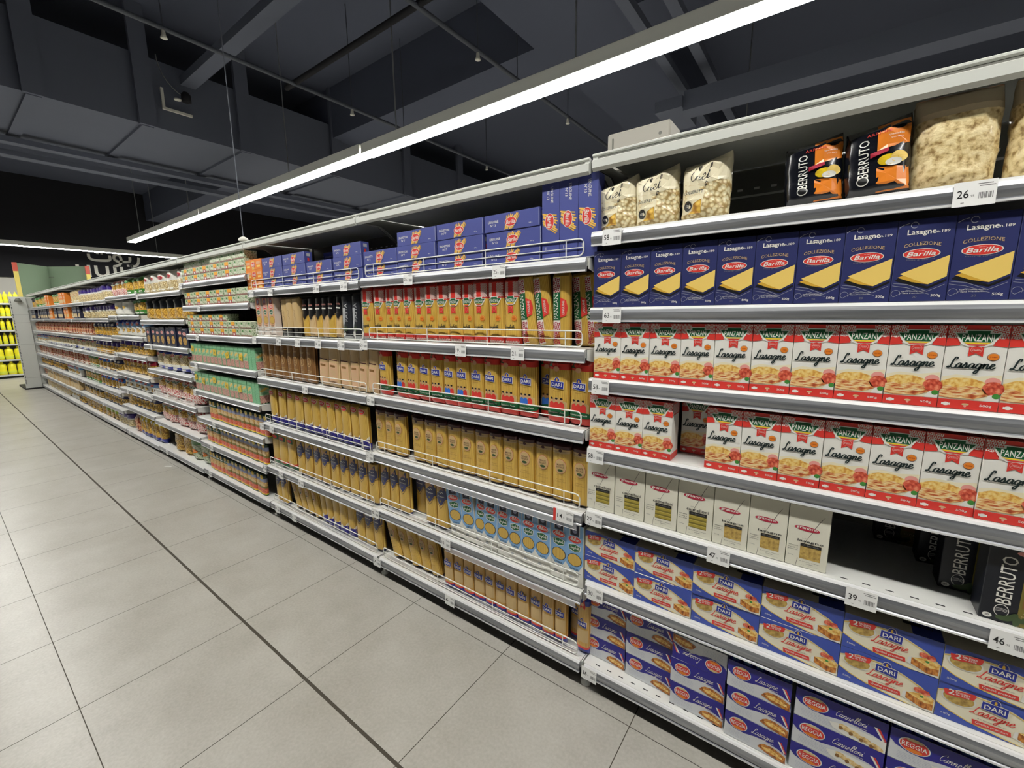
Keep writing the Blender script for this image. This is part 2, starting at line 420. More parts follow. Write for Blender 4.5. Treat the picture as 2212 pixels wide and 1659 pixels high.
b = MB(); b.box(XF, XF+0.2, -13, 7, -0.1, 2.66, M('wall_grey')); struct(b.build('wall_far'))
b = MB(); b.box(XF-0.06, XF, -13, 7, 2.66, 5.4, M('wall_black')); b.box(XF, XF+0.2, -13, 7, 2.66, 5.4, M('wall_black')); struct(b.build('trim_1'))
slab('wall_right', -7, XF, -13.2, -13, -0.1, 5.5, M('wall_black'))
slab('wall_left', -7, XF, 7, 7.2, -0.1, 5.5, M('wall_black'))
slab('wall_back', -7.2, -7, -13, 7, -0.1, 5.5, M('wall_black'))
# structural beams below the slab
slab('ceiling_beam', 0.9, 2.0, -12.9, 6.9, 4.6, 5.4, M('ceiling_paint'))
slab('ceiling_beam', 2.0, XF-0.1, -4.4, -3.34, 4.6, 5.4, M('ceiling_paint'))
slab('ceiling_beam', -6.9, 0.9, -4.4, -3.34, 4.6, 5.4, M('ceiling_paint'))
slab('ceiling_beam', 9.4, 10.3, -3.34, 6.9, 4.6, 5.4, M('ceiling_paint'))

def sign_letters():
    W = M('sign_white'); r = empty('wall_sign', (XF-0.061, 0, 2.76)); tag(r, 'white Arabic word above HUILE on the black fascia', 'sign')
    z = 0.0; h = 0.34; s = 0.075
    def letter(fn, name='letter'):
        b = MB(); b.map = lambda u, v, l: (-0.004*l, -u, v); fn(b); b.build(name, r)
    def sg(b, u, v, wd, ht): b.poly([(u, v), (u+wd, v), (u+wd, v+ht), (u, v+ht)], W, 1)
    def H(b): sg(b, 1.53, z, s, h); sg(b, 1.77, z, s, h); sg(b, 1.53, z+0.135, 0.3, s)
    def U(b):
        u = 1.93
        pts = [(u, z+h), (u, z+0.15)] + [(u+0.165+0.165*math.cos(a), z+0.15+0.15*math.sin(a)) for a in [PI+PI*k/10 for k in range(11)]] + [(u+0.33, z+h), (u+0.255, z+h), (u+0.255, z+0.15)]
        b.poly(pts + [(u+0.165+0.09*math.cos(a), z+0.15+0.075*math.sin(a)) for a in [2*PI-PI*k/10 for k in range(11)]] + [(u+0.075, z+h)], W, 1)
    def I(b): sg(b, 2.36, z, s, h)
    def L(b): sg(b, 2.52, z, s, h); sg(b, 2.52, z, 0.22, s)
    def E(b):
        sg(b, 2.84, z, s, h)
        for k in (0, 0.1325, 0.265): sg(b, 2.84, z+k, 0.24, s)
    for f in (H, U, I, L, E): letter(f)
    zb = 0.5
    def st(b, p): b.line(smooth(p, 6), 0.07, W, 1)
    def zay(b): st(b, [(3.02, zb+0.16), (2.99, zb), (2.92, zb-0.1), (2.8, zb-0.12)]); sg(b, 2.96, zb+0.24, 0.06, 0.06)
    def yeh(b): st(b, [(2.8, zb+0.16), (2.78, zb+0.03), (2.66, zb), (2.5, zb)]); sg(b, 2.7, zb-0.14, 0.06, 0.06); sg(b, 2.79, zb-0.14, 0.06, 0.06)
    def waw(b): st(b, [(2.5, zb+0.0), (2.42, zb+0.06), (2.44, zb+0.18), (2.55, zb+0.18), (2.58, zb+0.03), (2.52, zb-0.1), (2.38, zb-0.16)])
    def teh(b): st(b, [(2.32, zb+0.16), (2.31, zb+0.03), (2.18, zb), (1.96, zb), (1.86, zb+0.05), (1.85, zb+0.17)]); sg(b, 2.02, zb+0.18, 0.06, 0.06); sg(b, 2.12, zb+0.18, 0.06, 0.06)
    for f in (zay, yeh, waw, teh): letter(f)
sign_letters()

# overhead services
def duct():
    r = empty('air_duct', (7.2, 0, 4.0)); tag(r, 'large rectangular grey air duct with ribbed flanges crossing the ceiling', 'air duct')
    b = MB(); b.box(-0.92, 1.0, -9.5, 5.5, 0, 0.83, M('duct_paint')); b.build('duct_body', r)
    for y in (4.1, 2.7, 1.4, 0.28, -0.72, -1.9, -3.4, -5.0, -6.6):
        b = MB(); b.box(-0.95, 1.03, y-0.06, y+0.06, -0.03, 0.86, M('duct_paint')); b.build('duct_flange', r)
        b = MB(); b.box(-0.99, -0.93, y-0.09, y+0.09, -0.02, 1.4, M('duct_paint')); b.build('duct_hanger', r)
duct()
for X, z, wd in ((8.0, 3.86, 0.16), (8.55, 3.82, 0.2)):
    b = MB(); b.box(X-wd/2, X+wd/2, -9, 5.5, z, z+0.07, M('duct_paint'))
    tag(b.build('cable_tray'), 'slim grey cable tray %s under the ribbed air duct' % ('nearest' if X < 8.2 else 'furthest from us'), 'cable tray')
b = MB(); b.box(-2, 6.2, -1.29, -1.12, 4.6, 4.7, M('duct_paint')); tag(b.build('ceiling_channel'), 'pale flat channel running along the aisle up to the air duct', 'channel')
def sprinkler(X, y0, y1, heads, lab):
    r = empty('sprinkler_pipe', (X, 0, 4.2)); tag(r, lab, 'sprinkler pipe')
    b = MB(); b.tube([(0, y0, 0), (0, y1, 0)], 0.022, M('pipe_paint'), 8); b.build('pipe', r)
    for y in heads:
        b = MB(); b.lathe([(0.012, -0.09), (0.03, -0.085), (0.02, -0.06), (0.016, -0.02)], M('sign_white'), 8, 0, y); b.build('sprinkler_head', r)
        b = MB(); b.tube([(0, y, 0), (0, y, 1.2)], 0.006, M('pipe_paint'), 5); b.build('drop_rod', r)
sprinkler(4.19, 2.5, -9, (-0.35, -2.34, -3.2, -5.1), 'thin sprinkler pipe crossing the ceiling before the air duct')
sprinkler(2.08, 2.5, -9, (-2.4, -3.1, -4.3), 'thin sprinkler pipe crossing the ceiling beside the wide beam')
b = MB(); b.tube([(0.5, -1.6, 4.22), (4.4, -1.6, 4.22)], 0.03, M('wall_black'), 8); tag(b.build('ceiling_pipe'), 'black pipe running along the aisle between the two sprinkler pipes', 'pipe')
for X, lab in ((0.62, 'pale square conduit crossing the ceiling right of the wide beam, the left one of two'), (0.28, 'pale square conduit crossing the ceiling right of the wide beam, the right one of two')):
    b = MB(); b.box(X-0.05, X+0.05, -9, 3, 4.2, 4.28, M('duct_paint')); tag(b.build('conduit'), lab, 'conduit')
b = MB(); b.box(-4, 0.45, -4.25, -4.0, 3.75, 3.95, M('duct_paint')); b.box(0.45, 0.75, -4.6, -3.95, 3.78, 3.9, M('duct_paint'))
tag(b.build('small_duct'), 'grey duct running along the next aisle behind the shelving', 'air duct')

def lamp(name, x0, x1, y, z, lab, rods=(), along_y=False):
    r = empty(name, (x0, y, z)) if not along_y else empty(name, (y, x0, z), PI/2)
    tag(r, lab, 'ceiling light', 'linear ceiling lights')
    ln = x1-x0
    b = MB(); b.box(0, ln, -0.09, 0.09, 0.012, 0.1, M('lamp_housing'), 0.006); b.box(0, ln, -0.09, -0.076, -0.004, 0.02, M('lamp_housing')); b.box(0, ln, 0.076, 0.09, -0.004, 0.02, M('lamp_housing')); b.build('lamp_housing', r)
    b = MB(); n = max(1, int(ln/1.2))
    for k in range(n): b.box(ln*k/n+0.002, ln*(k+1)/n-0.002, -0.074, 0.074, -0.012, 0.011, M('lamp_glow'))
    b.build('diffuser', r)
    for x in rods:
        b = MB(); b.tube([(x-x0, 0, 0.1), (x-x0, 0, 5.4-z)], 0.008, M('steel'), 6); b.build('hanging_rod', r)
lamp('linear_light', -3.0, 3.43, -1.975, 3.37, 'bright linear light above the next aisle, nearest length', (-1.5, 0.72, 2.9))
lamp('linear_light', 3.45, 8.3, -1.96, 3.37, 'bright linear light above the next aisle, middle length', (5.2,))
lamp('linear_light', 8.32, 12.95, -1.96, 3.37, 'bright linear light above the next aisle, furthest length', (9.0, 12.2))
lamp('linear_light', -6.0, 4.2, 1.12, 3.37, 'linear light above our aisle, near length', (-1.0, 3.4), )
lamp('linear_light', 4.2, 12.9, 1.12, 3.37, 'linear light above our aisle, far length', (5.0, 12.0))
lamp('linear_light', -3.9, 5.0, 15.0, 3.3, 'bright linear light running across beyond the end of the aisle', (-3.0, 4.0), True)
lamp('linear_light', -6.0, 12.9, -5.2, 3.37, 'added unseen linear light above the aisle after the next, behind the shelving', (0.0,))  # out of view, added to light the room instead of stronger world ambient

def camera_unit():
    r = empty('security_camera', (6.2, -1.02, 4.36)); tag(r, 'small security camera on a white bracket fixed to the air duct', 'camera')
    b = MB(); b.box(-0.0, 0.03, 0.1, 0.13, -0.1, 0.13, M('sign_white')); b.box(0, 0.03, -0.2, 0.13, -0.13, -0.1, M('sign_white')); b.build('bracket', r)
    b = MB(); b.lathe([(0.02, 0), (0.055, 0.01), (0.055, 0.1), (0.03, 0.13)], M('wall_black'), 10, -0.08, -0.12); b.build('camera_body', r)
    b = MB(); b.lathe([(0.04, 0), (0.04, 0.015)], M('sign_white'), 10, -0.08, -0.02); b.build('camera_cap', r)
    b = MB(); b.tube([(0.02, -0.2, 0.1)] + [(0.02, -0.2+0.33*math.sin(a)*1.0, 0.1+0.42*(1-math.cos(a))) for a in [k*PI/16 for k in range(1, 9)]], 0.006, M('steel'), 5); b.build('cable', r)
camera_unit()

# ------------------------------------------------------------------ the long gondola
BAYX = [-0.38+1.33*k for k in range(-1, 12)]      # bay k runs BAYX[k]..BAYX[k+1]; bay 0 is the nearest
YF = -0.045; DEPTH = 0.44
BAYN = ['the nearest bay', 'the second bay', 'the third bay', 'the fourth bay', 'the fifth bay', 'the sixth bay', 'the seventh bay', 'the eighth bay', 'the ninth bay', 'the tenth bay', 'the furthest bay']
SHELF = {0: [1.807, 1.551, 1.30, 1.042, .794, .488, .125], 1: [1.726, 1.402, 1.10, .770, .435, .125], 2: [1.718, 1.392, 1.094, .752, .42, .125],
         3: [1.83, 1.632, 1.384, 1.134, .876, .622, .39, .12], 4: [1.777, 1.511, 1.25, .985, .692, .405, .105], 5: [1.792, 1.562, 1.317, 1.10, .86, .655, .43, .09]}
for k in range(6, 11): SHELF[k] = [1.765, 1.53, 1.28, 1.04, .80, .56, .33, .09]
LEVEL = {n: w for n, w in ((6, ['top', 'second', 'third', 'fourth', 'fifth', 'bottom']), (7, ['top', 'second', 'third', 'fourth', 'fifth', 'sixth', 'bottom']), (8, ['top', 'second', 'third', 'fourth', 'fifth', 'sixth', 'seventh', 'bottom']))}
def bay_frame(k):
    r = empty('shelving_bay', (BAYX[k], YF, 0)); tag(r, 'dark back panel, posts and plinth of %s' % BAYN[k], 'shelving unit', 'bays of the long gondola')
    yb = -DEPTH-0.06
    b = MB(); b.box(0.025, 1.305, yb-0.03, yb, 0.1, 2.055, M('panel_dark')); b.build('back_panel', r)
    b = MB(); b.box(0.025, 1.305, -0.14, -0.11, 0.0, 0.05, M('plinth')); b.build('kick_plate', r)
    for x in ((0.0, 1.33) if k == 0 else (1.33,)):
        b = MB(); b.box(x-0.022, x+0.022, yb-0.05, yb+0.012, 0.0, 2.08, M('panel_dark'))
        for z in [0.2+0.05*i for i in range(37)]: b.box(x-0.012, x-0.006, yb+0.0125, yb+0.013, z, z+0.03, M('black_gap')); b.box(x+0.006, x+0.012, yb+0.0125, yb+0.013, z, z+0.03, M('black_gap'))
        b.build('upright', r)
        b = MB(); b.lathe([(0.02, 0), (0.022, 0.012), (0.009, 0.016), (0.009, 0.034)], M('wire_white'), 10, x, -0.035); b.build('levelling_foot', r)
    b = MB()
    for i in range(20): b.box(0.12+i*0.055, 0.138+i*0.055, yb+0.0005, yb+0.002, 1.98, 1.988, M('wire_white'))
    b.box(0.03, 1.3, yb+0.0, yb+0.004, 1.955, 1.962, M('canopy_grey')); b.build('slotted_strip', r)
def canopy(k, dz=0.0):
    r = empty('canopy', (BAYX[k], YF, 2.05+dz)); tag(r, 'grey canopy over the top shelf of %s' % BAYN[k], 'canopy', 'canopies of the long gondola')
    b = MB(); pr = [(0.0, 0.0), (0.006, -0.003), (0.006, -0.008), (0.001, -0.012), (0.001, -0.018), (0.008, -0.022), (0.008, -0.046), (0.0, -0.056), (-0.006, -0.05), (-0.006, -0.012), (-DEPTH-0.058, -0.0), (-DEPTH-0.058, 0.008)]
    cm = M('canopy_grey'); gm = M('panel_dark')
    b.extrude_x(pr, 0.024, 1.306, cm, [cm, cm, cm, gm, cm, cm, cm, cm, cm, cm, cm, cm]); p2 = pr[:9]+[(-0.012, -0.05), (-0.012, -0.004)]; b.extrude_x(p2, 0.006, 0.024, cm); b.extrude_x(p2, 1.306, 1.324, cm); b.build('canopy_sheet', r)
    for x in (0.012, 1.318):
        b = MB(); q = [(-0.007, -0.045), (-0.14, -0.043), (-0.25, -0.11), (-DEPTH-0.03, -0.17), (-DEPTH-0.03, -0.003), (-0.007, -0.014)]
        b.extrude_x(q, x-0.003, x+0.003, gm); b.build('bracket', r)
def rails(b, m, x0, x1):
    pr = [(0.0, 0.0), (0.006, -0.002), (0.010, -0.008), (0.0135, -0.018), (0.014, -0.026), (0.012, -0.035), (0.0085, -0.041), (0.012, -0.044), (0.012, -0.049), (0.0, -0.049)]
    e = M('rail_edge'); b.extrude_x(pr, x0, x1, m, [e, e, m, m, m, m, m, e, e, m])
def shelf(k, i, guard=False, clear=False, slots=False):
    z = SHELF[k][i]; lv = LEVEL[len(SHELF[k])][i]
    r = empty('shelf', (BAYX[k], YF, z))
    lab = '%s shelf of %s, white with a silver rail%s' % (lv, BAYN[k], ' and wire guard' if guard else '')
    tag(r, lab, 'shelf', 'shelves of the long gondola')
    dp = DEPTH + (0.0 if i < len(SHELF[k])-1 else 0.02)
    b = MB(); b.box(0.008, 1.322, -dp, -0.001, -0.03, 0.0, M('shelf_under_shade'), 0.0, top=M('shelf_white')); b.box(0.008, 1.322, -0.0035, -0.0005, -0.03, 0.0004, M('shelf_white'))
    if slots:
        n = 26
        for s in range(n): b.box(0.05+s*0.0485, 0.05+s*0.0485+0.017, -0.022, -0.018, 0.0002, 0.0006, M('black_gap'))
        b.box(0.03, 0.045, -0.022, -0.018, 0.0002, 0.0006, M('black_gap'))
    b.build('shelf_board', r)
    b = MB(); rails(b, M('rail_silver'), 0.01, 1.32); b.build('price_rail', r)
    if clear:
        b = MB(); b.extrude_x([(0.013, -0.046), (0.0145, -0.046), (0.0125, -0.07), (0.011, -0.07)], 0.03, clear, M('clear_strip')); b.box(0.03, clear, 0.011, 0.013, -0.0715, -0.0695, M('rail_edge')); b.build('clear_price_strip', r)
    for x in (0.005, 1.325):
        b = MB(); b.extrude_x([(-0.004, -0.002), (-0.004, -0.04), (-0.1, -0.06), (-dp-0.02, -0.07), (-dp-0.02, -0.002)], x-0.002, x+0.002, M('shelf_white')); b.build('bracket', r)
    if guard:
        g = MB(); y = -0.012; h = 0.066; x0, x1 = 0.03, 1.30; c = 0.018; wm = M('wire_white')
        path = []
        for cx, cz, a0 in ((x1-c, h-c, 0), (x0+c, h-c, 90), (x0+c, 0.008+c, 180), (x1-c, 0.008+c, 270)):
            for t in range(5):
                a = math.radians(a0+22.5*t); path.append((cx+c*math.cos(a), y, cz+c*math.sin(a)))
        g.tube(path, 0.0028, wm, 6, True); g.tube([(x0, y, 0.036), (x1, y, 0.036)], 0.002, wm, 5)
        for x in (0.1, 0.48, 0.85, 1.23): g.tube([(x, y, -0.004), (x, y, h)], 0.0022, wm, 5)
        g.build('wire_guard', r)
for k in range(0, 11):
    bay_frame(k); canopy(k, 0.006 if k == 0 else 0.0)
    n = len(SHELF[k])
    for i in range(n):
        shelf(k, i, guard=(k in (1, 2)) or (k == 4 and i == 4) or (k >= 6 and i in (3, 4)), clear=1.0 if k == 1 and i == 3 else 0.76 if k == 1 and i == 4 else 0, slots=(k == 0 and i in (4, 6)) )

# price tags on the rails
TAGP = {}
def price_tag(X, k, i, num, where, red=False, wd=0.066):
    key = (num, red, wd)
    if key not in TAGP:
        b = MB(); h = 0.052; b.box(-wd/2, wd/2, -0.0006, 0.0002, -h, 0, M('tag_white'))
        b.map = lambda u, v, l: (u, -0.0006-0.0002*l, v)
        if red:
            b.rect(-wd/2-0.012, -h, -wd/2, 0, M('card_red'))
        b.text(num, -wd*0.27, -0.026, wd*0.28, M('card_dark'), h=0.017, bold=0.01)
        b.text('.95', -wd*0.05, -0.031, wd*0.1, M('card_grey'), h=0.005)
        for j, (a, e) in enumerate(((0.06, 0.4), (0.1, 0.46))): b.rect(wd*a, -0.008-0.0045*j, wd*e, -0.0062-0.0045*j, M('card_grey'))
        for j in range(11): b.rect(wd*(0.1+0.031*j), -0.038, wd*(0.1+0.031*j)+0.0008+0.0005*(j % 3), -0.025, M('card_grey'))
        b.rect(-wd*0.3, -0.045, -wd*0.22, -0.0435, M('card_grey'))
        TAGP[key] = proto('price_tag', [('price_tag', b)])
    put(TAGP[key], X, YF+0.0155, SHELF[k][i]-0.001, 'white price tag %s' % where, 'price tag', 'price tags on the shelf rails', pitch=-0.06, turn=R.uniform(-0.02, 0.02))
for X, k, i, num, where in (
    (-.467, 0, 0, '58', 'with 58 at the start of the nearest top shelf'), (-1.30, 0, 0, '26', 'with 26 under the big bag of flakes'), (-.474, 0, 1, '63', 'with 63 under the navy lasagne boxes'),
    (-.438, 0, 2, '58', 'with 58 under the full row of red and white boxes'), (-.424, 0, 3, '58', 'with 58 under the broken row of red and white boxes'), (-.424, 0, 4, '29', 'with 29 under the tall cream boxes'),
    (-.853, 0, 4, '47', 'with 47 under the cream lasagne boxes'), (-1.205, 0, 4, '39', 'with 39 under the empty stretch of shelf'), (-1.474, 0, 4, '46', 'with 46 under the black lasagne box'),
    (-.435, 0, 5, '30', 'with 30 under the blue and cream boxes'), (-.417, 0, 6, '36', 'with 36 on the bottom rail of the nearest bay'),
    (.553, 1, 0, '25', 'with 25 below the blue boxes, left one of two'), (.008, 1, 0, '25', 'with 25 below the blue boxes, right one of two'),
    (.937, 1, 1, '21', 'at the left end of the red topped spaghetti shelf'), (.23, 1, 1, '19', 'with 19 below the red topped spaghetti'), (-.079, 1, 1, '21', 'with 21 below the red checked pasta packs'),
    (.908, 1, 2, '12', 'with 12 left of the red and gold spaghetti'), (.952, 1, 3, '12', 'with 12 left below the brown capped spaghetti'),
    (.936, 1, 4, '9', 'with 9 below the navy topped spaghetti, second bay'), (.371, 1, 4, '10', 'with 10 below the pale blue spaghetti boxes'), (.95, 1, 5, '7', 'with 7 at the left of the second bay bottom rail'), (.357, 1, 5, '6', 'with 6 below the gold spaghetti on the bottom rail'),
    (2.202, 2, 0, '25', 'below the orange boxes'), (1.924, 2, 0, '25', 'below the blue boxes, third bay, second from left'), (1.362, 2, 0, '25', 'below the blue boxes, third bay, second from right'), (1.081, 2, 0, '25', 'below the blue boxes, third bay, rightmost'),
    (2.235, 2, 1, '19', 'below the white and pink boxes'), (1.879, 2, 1, '19', 'below the kraft sleeves'), (1.632, 2, 1, '22', 'below the black topped packs'), (1.394, 2, 1, '24', 'below the gap of the third bay second shelf'), (1.151, 2, 1, '31', 'below the grey and black packs'),
    (1.594, 2, 2, '15', 'below the pale wholewheat packs'), (2.265, 2, 3, '12', 'at the far left of the blue based spaghetti shelf'), (2.11, 2, 3, '11', 'second from left below the blue based spaghetti'),
    (2.295, 2, 4, '8', 'at the far left of the third bay fifth shelf'), (2.039, 2, 4, '9', 'in the middle left of the third bay fifth shelf'), (1.761, 2, 4, '9', 'in the centre of the third bay fifth shelf'),
    (2.154, 2, 5, '7', 'at the left of the third bay bottom rail'), (1.908, 2, 5, '7', 'nearer the centre of the third bay bottom rail')):
    price_tag(X, k, i, num, where)
price_tag(-.3, 1, 3, '14', 'with a red strip, below the brown capped spaghetti', red=True, wd=0.078)
for k in range(3, 11):
    for i in range(len(SHELF[k])):
        if (k+i) % 2 == 0 or k == 3:
            price_tag(BAYX[k+1]-0.05-0.12*((i*3) % 4), k, i, str(9+(k*7+i*5) % 50), 'on the %s shelf rail of %s' % (LEVEL[len(SHELF[k])][i], BAYN[k]))

# ------------------------------------------------------------------ cartons
W, NV, RD = P('white'), P('navy'), P('red')
def logo_oval(b, cu, cv, ru, rv, l=2, shear=0.25, rot=0.0):
    b.ell(cu, cv, ru*1.06, rv*1.12, P('white'), l, rot=rot); b.ell(cu, cv, ru, rv, P('red'), l+1, rot=rot)
    b.text('Barilla', cu, cv, ru*1.62, P('white'), l+2, h=rv*1.0, bold=0.03, shear=shear, rot=rot)
def frac(w, h):
    return lambda pts: [((x-0.5)*w, (1-y)*h) for x, y in pts]
def tuck_seams(b, w, h, d, m):
    b.rect(-w/2+0.002, h-0.0035, w/2-0.002, h-0.003, m, 1)
def lasagne_navy():
    w, h, d = .0985, .19, .062; b = MB(); b.box(-w/2, w/2, 0, d, 0, h, NV, 0.0012, top=P('navydark')); q = frac(w, h); T = lambda x, y: ((x-.5)*w, (1-y)*h)
    tuck_seams(b, w, h, d, P('navydark'))
    g = P('lgrey')
    b.line([T(.02, .09), T(.1, .06), T(.2, .045)], .0012, g); b.line([(T(.29, .07)[0]+.0065*math.cos(a), T(.29, .07)[1]+.0065*math.sin(a)) for a in [k*PI/9 for k in range(17)]], .0011, g)
    b.text('Lasagne', *T(.43, .165), .05, W, bold=0.035); b.text('n.189', *T(.8, .165), .022, W, bold=0.01, h=.006)
    b.text('COLLEZIONE', *T(.47, .32), .064, P('kraft'), arc=0.28, h=.0078)
    logo_oval(b, *T(.47, .42), .031, .0105, 2)
    b.text('dal 1877', *T(.47, .385), .012, W, 5, h=.0016); b.text('pasta di semola', *T(.47, .485), .05, P('grey'), 2, arc=-0.16, h=.003)
    b.poly(q([(.05, .74), (.13, .7), (.66, .82), (.97, .73), (.97, .76), (.66, .85)]), P('dark'), 1)
    b.poly(q([(.1, .70), (.2, .675), (.135, .655), (.97, .455), (.965, .705), (.66, .795), (.36, .76)]), P('sheet'), 2)
    b.poly(q([(.1, .70), (.2, .675), (.42, .735), (.66, .795), (.36, .76)]), P('gold'), 3)
    b.line(q([(.04, .77), (.3, .79), (.66, .88), (.95, .8)]), .0007, g); b.line(q([(.02, .8), (.3, .83), (.7, .915)]), .0006, g)
    b.line([(T(.1, .9)[0]+.008*math.cos(a), T(.1, .9)[1]+.008*math.sin(a)) for a in [k*PI/9-.5 for k in range(15)]]+q([(.3, .86), (.5, .88)]), .0006, g)
    b.text('No Pre-Cooking Needed', *T(.42, .875), .042, W, h=.0026, bold=.01); b.text('Sans Precuisson', *T(.42, .897), .038, W, h=.0026, bold=.01)
    b.text('20', *T(.45, .945), .008, P('grey'), h=.005); b.text('500g', *T(.82, .935), .017, W, h=.0075, bold=.03)
    b.map = lambda u, v, l: (w/2+.0004*l, d/2+u, v)
    b.rect(-.02, .12, .02, .14, P('red'), 1); b.rect(-.022, .03, .022, .09, P('blue'), 1)
    return proto('lasagne_box', [('lasagne_box', b)])
def checker_zone(b, x0, x1, z0, z1, s, l=2, m=None):
    n = int((x1-x0)/s); k = int((z1-z0)/s)
    for i in range(n):
        for j in range(k):
            u = x0+i*s; v = z0+j*s
            if (i+j) % 2: b.poly([(u, v), (u+s, v), (u+s/2, v+s/2)], m or W, l); b.poly([(u, v+s), (u+s/2, v+s/2), (u+s, v+s)], m or W, l)
            else: b.poly([(u, v), (u+s/2, v+s/2), (u, v+s)], m or W, l); b.poly([(u+s, v), (u+s, v+s), (u+s/2, v+s/2)], m or W, l)
def panzani_badge(b, T, wd, l=3):
    """T maps badge fractions 0..1 to u, v."""
    def q(p): return [T(x, y) for x, y in p]
    o = [(-.03, .16), (.21, .16), (.21, -.04), (.79, -.04), (.79, .16), (1.03, .16), (.84, .98), (.7, 1.14), (.3, 1.14), (.16, .98)]
    b.poly(q(o), W, l); b.poly(q([(.02, .22), (.26, .22), (.26, .03), (.74, .03), (.74, .22), (.98, .22), (.8, .82), (.2, .82)]), P('green'), l+1)
    b.poly(q([(.2, .85), (.8, .85), (.72, .95), (.28, .95)]), P('yellow'), l+1); b.poly(q([(.27, .98), (.73, .98), (.66, 1.08), (.34, 1.08)]), P('red'), l+1)
    cx, cy = T(.5, .52); b.text('PANZANI', cx, cy, wd*.66, W, l+2, bold=.012, h=wd*.2)
def lasagne_red():
    w, h, d = .0985, .195, .075; b = MB(); b.box(-w/2, w/2, 0, d, 0, h, P('white'), 0.0012, top=P('red')); T = lambda x, y: ((x-.5)*w, (1-y)*h); q = frac(w, h)
    b.poly(q([(.0, .0), (1, .0), (1, .235), (.9, .2), (.8, .215), (.2, .215), (.1, .2), (0, .235)]), RD, 1)
    checker_zone(b, -w/2+.001, -w/2+.0305, h*.845, h*.995, .0058); checker_zone(b, w/2-.0305, w/2-.001, h*.845, h*.995, .0058)
    b.poly(q([(0, .17), (.16, .17), (.24, .235), (0, .25)]), RD, 3); b.poly(q([(1, .17), (.84, .17), (.76, .235), (1, .25)]), RD, 3)
    B = lambda x, y: T(.13+.75*x, .06+.165*y)
    panzani_badge(b, B, w*.78, 4)
    b.poly(q([(.39, .25), (.63, .25), (.63, .365), (.51, .33), (.39, .365)]), RD, 3); b.ell(*T(.51, .285), .0095, .0085, P('pink'), 4); b.ell(*T(.51, .285), .0085, .0076, RD, 5)
    b.text('Saveur', *T(.51, .277), .013, W, 6, h=.0022); b.text('et texture', *T(.51, .292), .015, W, 6, h=.0022)
    b.ell(*T(.8, .365), .0095, .0088, P('darkred'), 2); b.ell(*T(.8, .365), .0088, .0081, P('tan'), 3); b.ell(*T(.8, .365), .0082, .0075, P('orange'), 4); b.text('3 MIN', *T(.8, .365), .011, P('darkred'), 5, h=.003)
    b.script('Lasagne', *T(.46, .475), .076, P('ink'), 6, pen=.3, slant=.2)
    b.poly(q([(.01, .62), (.25, .585), (.6, .60), (.99, .57), (.99, .885), (.01, .885)]), P('cream'), 1)
    b.poly(q([(.01, .67), (.2, .625), (.5, .62), (.72, .66), (.8, .7), (.8, .74), (.01, .76)]), MATS['cheese_print'], 2)
    b.poly(q([(.01, .74), (.15, .72), (.3, .745), (.5, .71), (.72, .74), (.82, .82), (.6, .87), (.2, .875), (.01, .86)]), MATS['lasagne_print'], 3)
    b.ell(*T(.86, .66), .013, .011, P('pink'), 2); b.ell(*T(.88, .735), .0175, .016, MATS['tomato_print'], 3); b.poly(q([(.74, .885), (.84, .81), (.99, .80), (.99, .885)]), W, 4); b.ell(*T(.94, .82), .0062, .0058, P('leaf'), 5)
    b.rect(-w/2, 0, w/2, h*.112, RD, 5)
    b.ell(*T(.14, .945), .0058, .0042, W, 6); b.rect(*T(.065, .958), *T(.085, .932), W, 6); b.rect(*T(.195, .958), *T(.215, .932), W, 6)
    b.ell(*T(.47, .938), .0062, .0024, P('tan'), 6); b.ell(*T(.47, .958), .0024, .0032, P('pink'), 6); b.text('500g', *T(.8, .945), .019, W, 6, h=.0066, bold=.012)
    b.map = lambda u, v, l: (w/2+.0004*l, d/2+u, v); b.rect(-d/2, 0, d/2, h*.112, RD); b.rect(-d/2, h*.78, d/2, h, RD); checker_zone(b, -d/2, d/2, h*.8, h, .0058)
    b.map = lambda u, v, l: (-w/2-.0004*l, d/2+u, v); b.rect(-d/2, 0, d/2, h*.112, RD); b.rect(-d/2, h*.78, d/2, h, RD); checker_zone(b, -d/2, d/2, h*.8, h, .0058)
    return proto('lasagne_box', [('lasagne_box', b)])
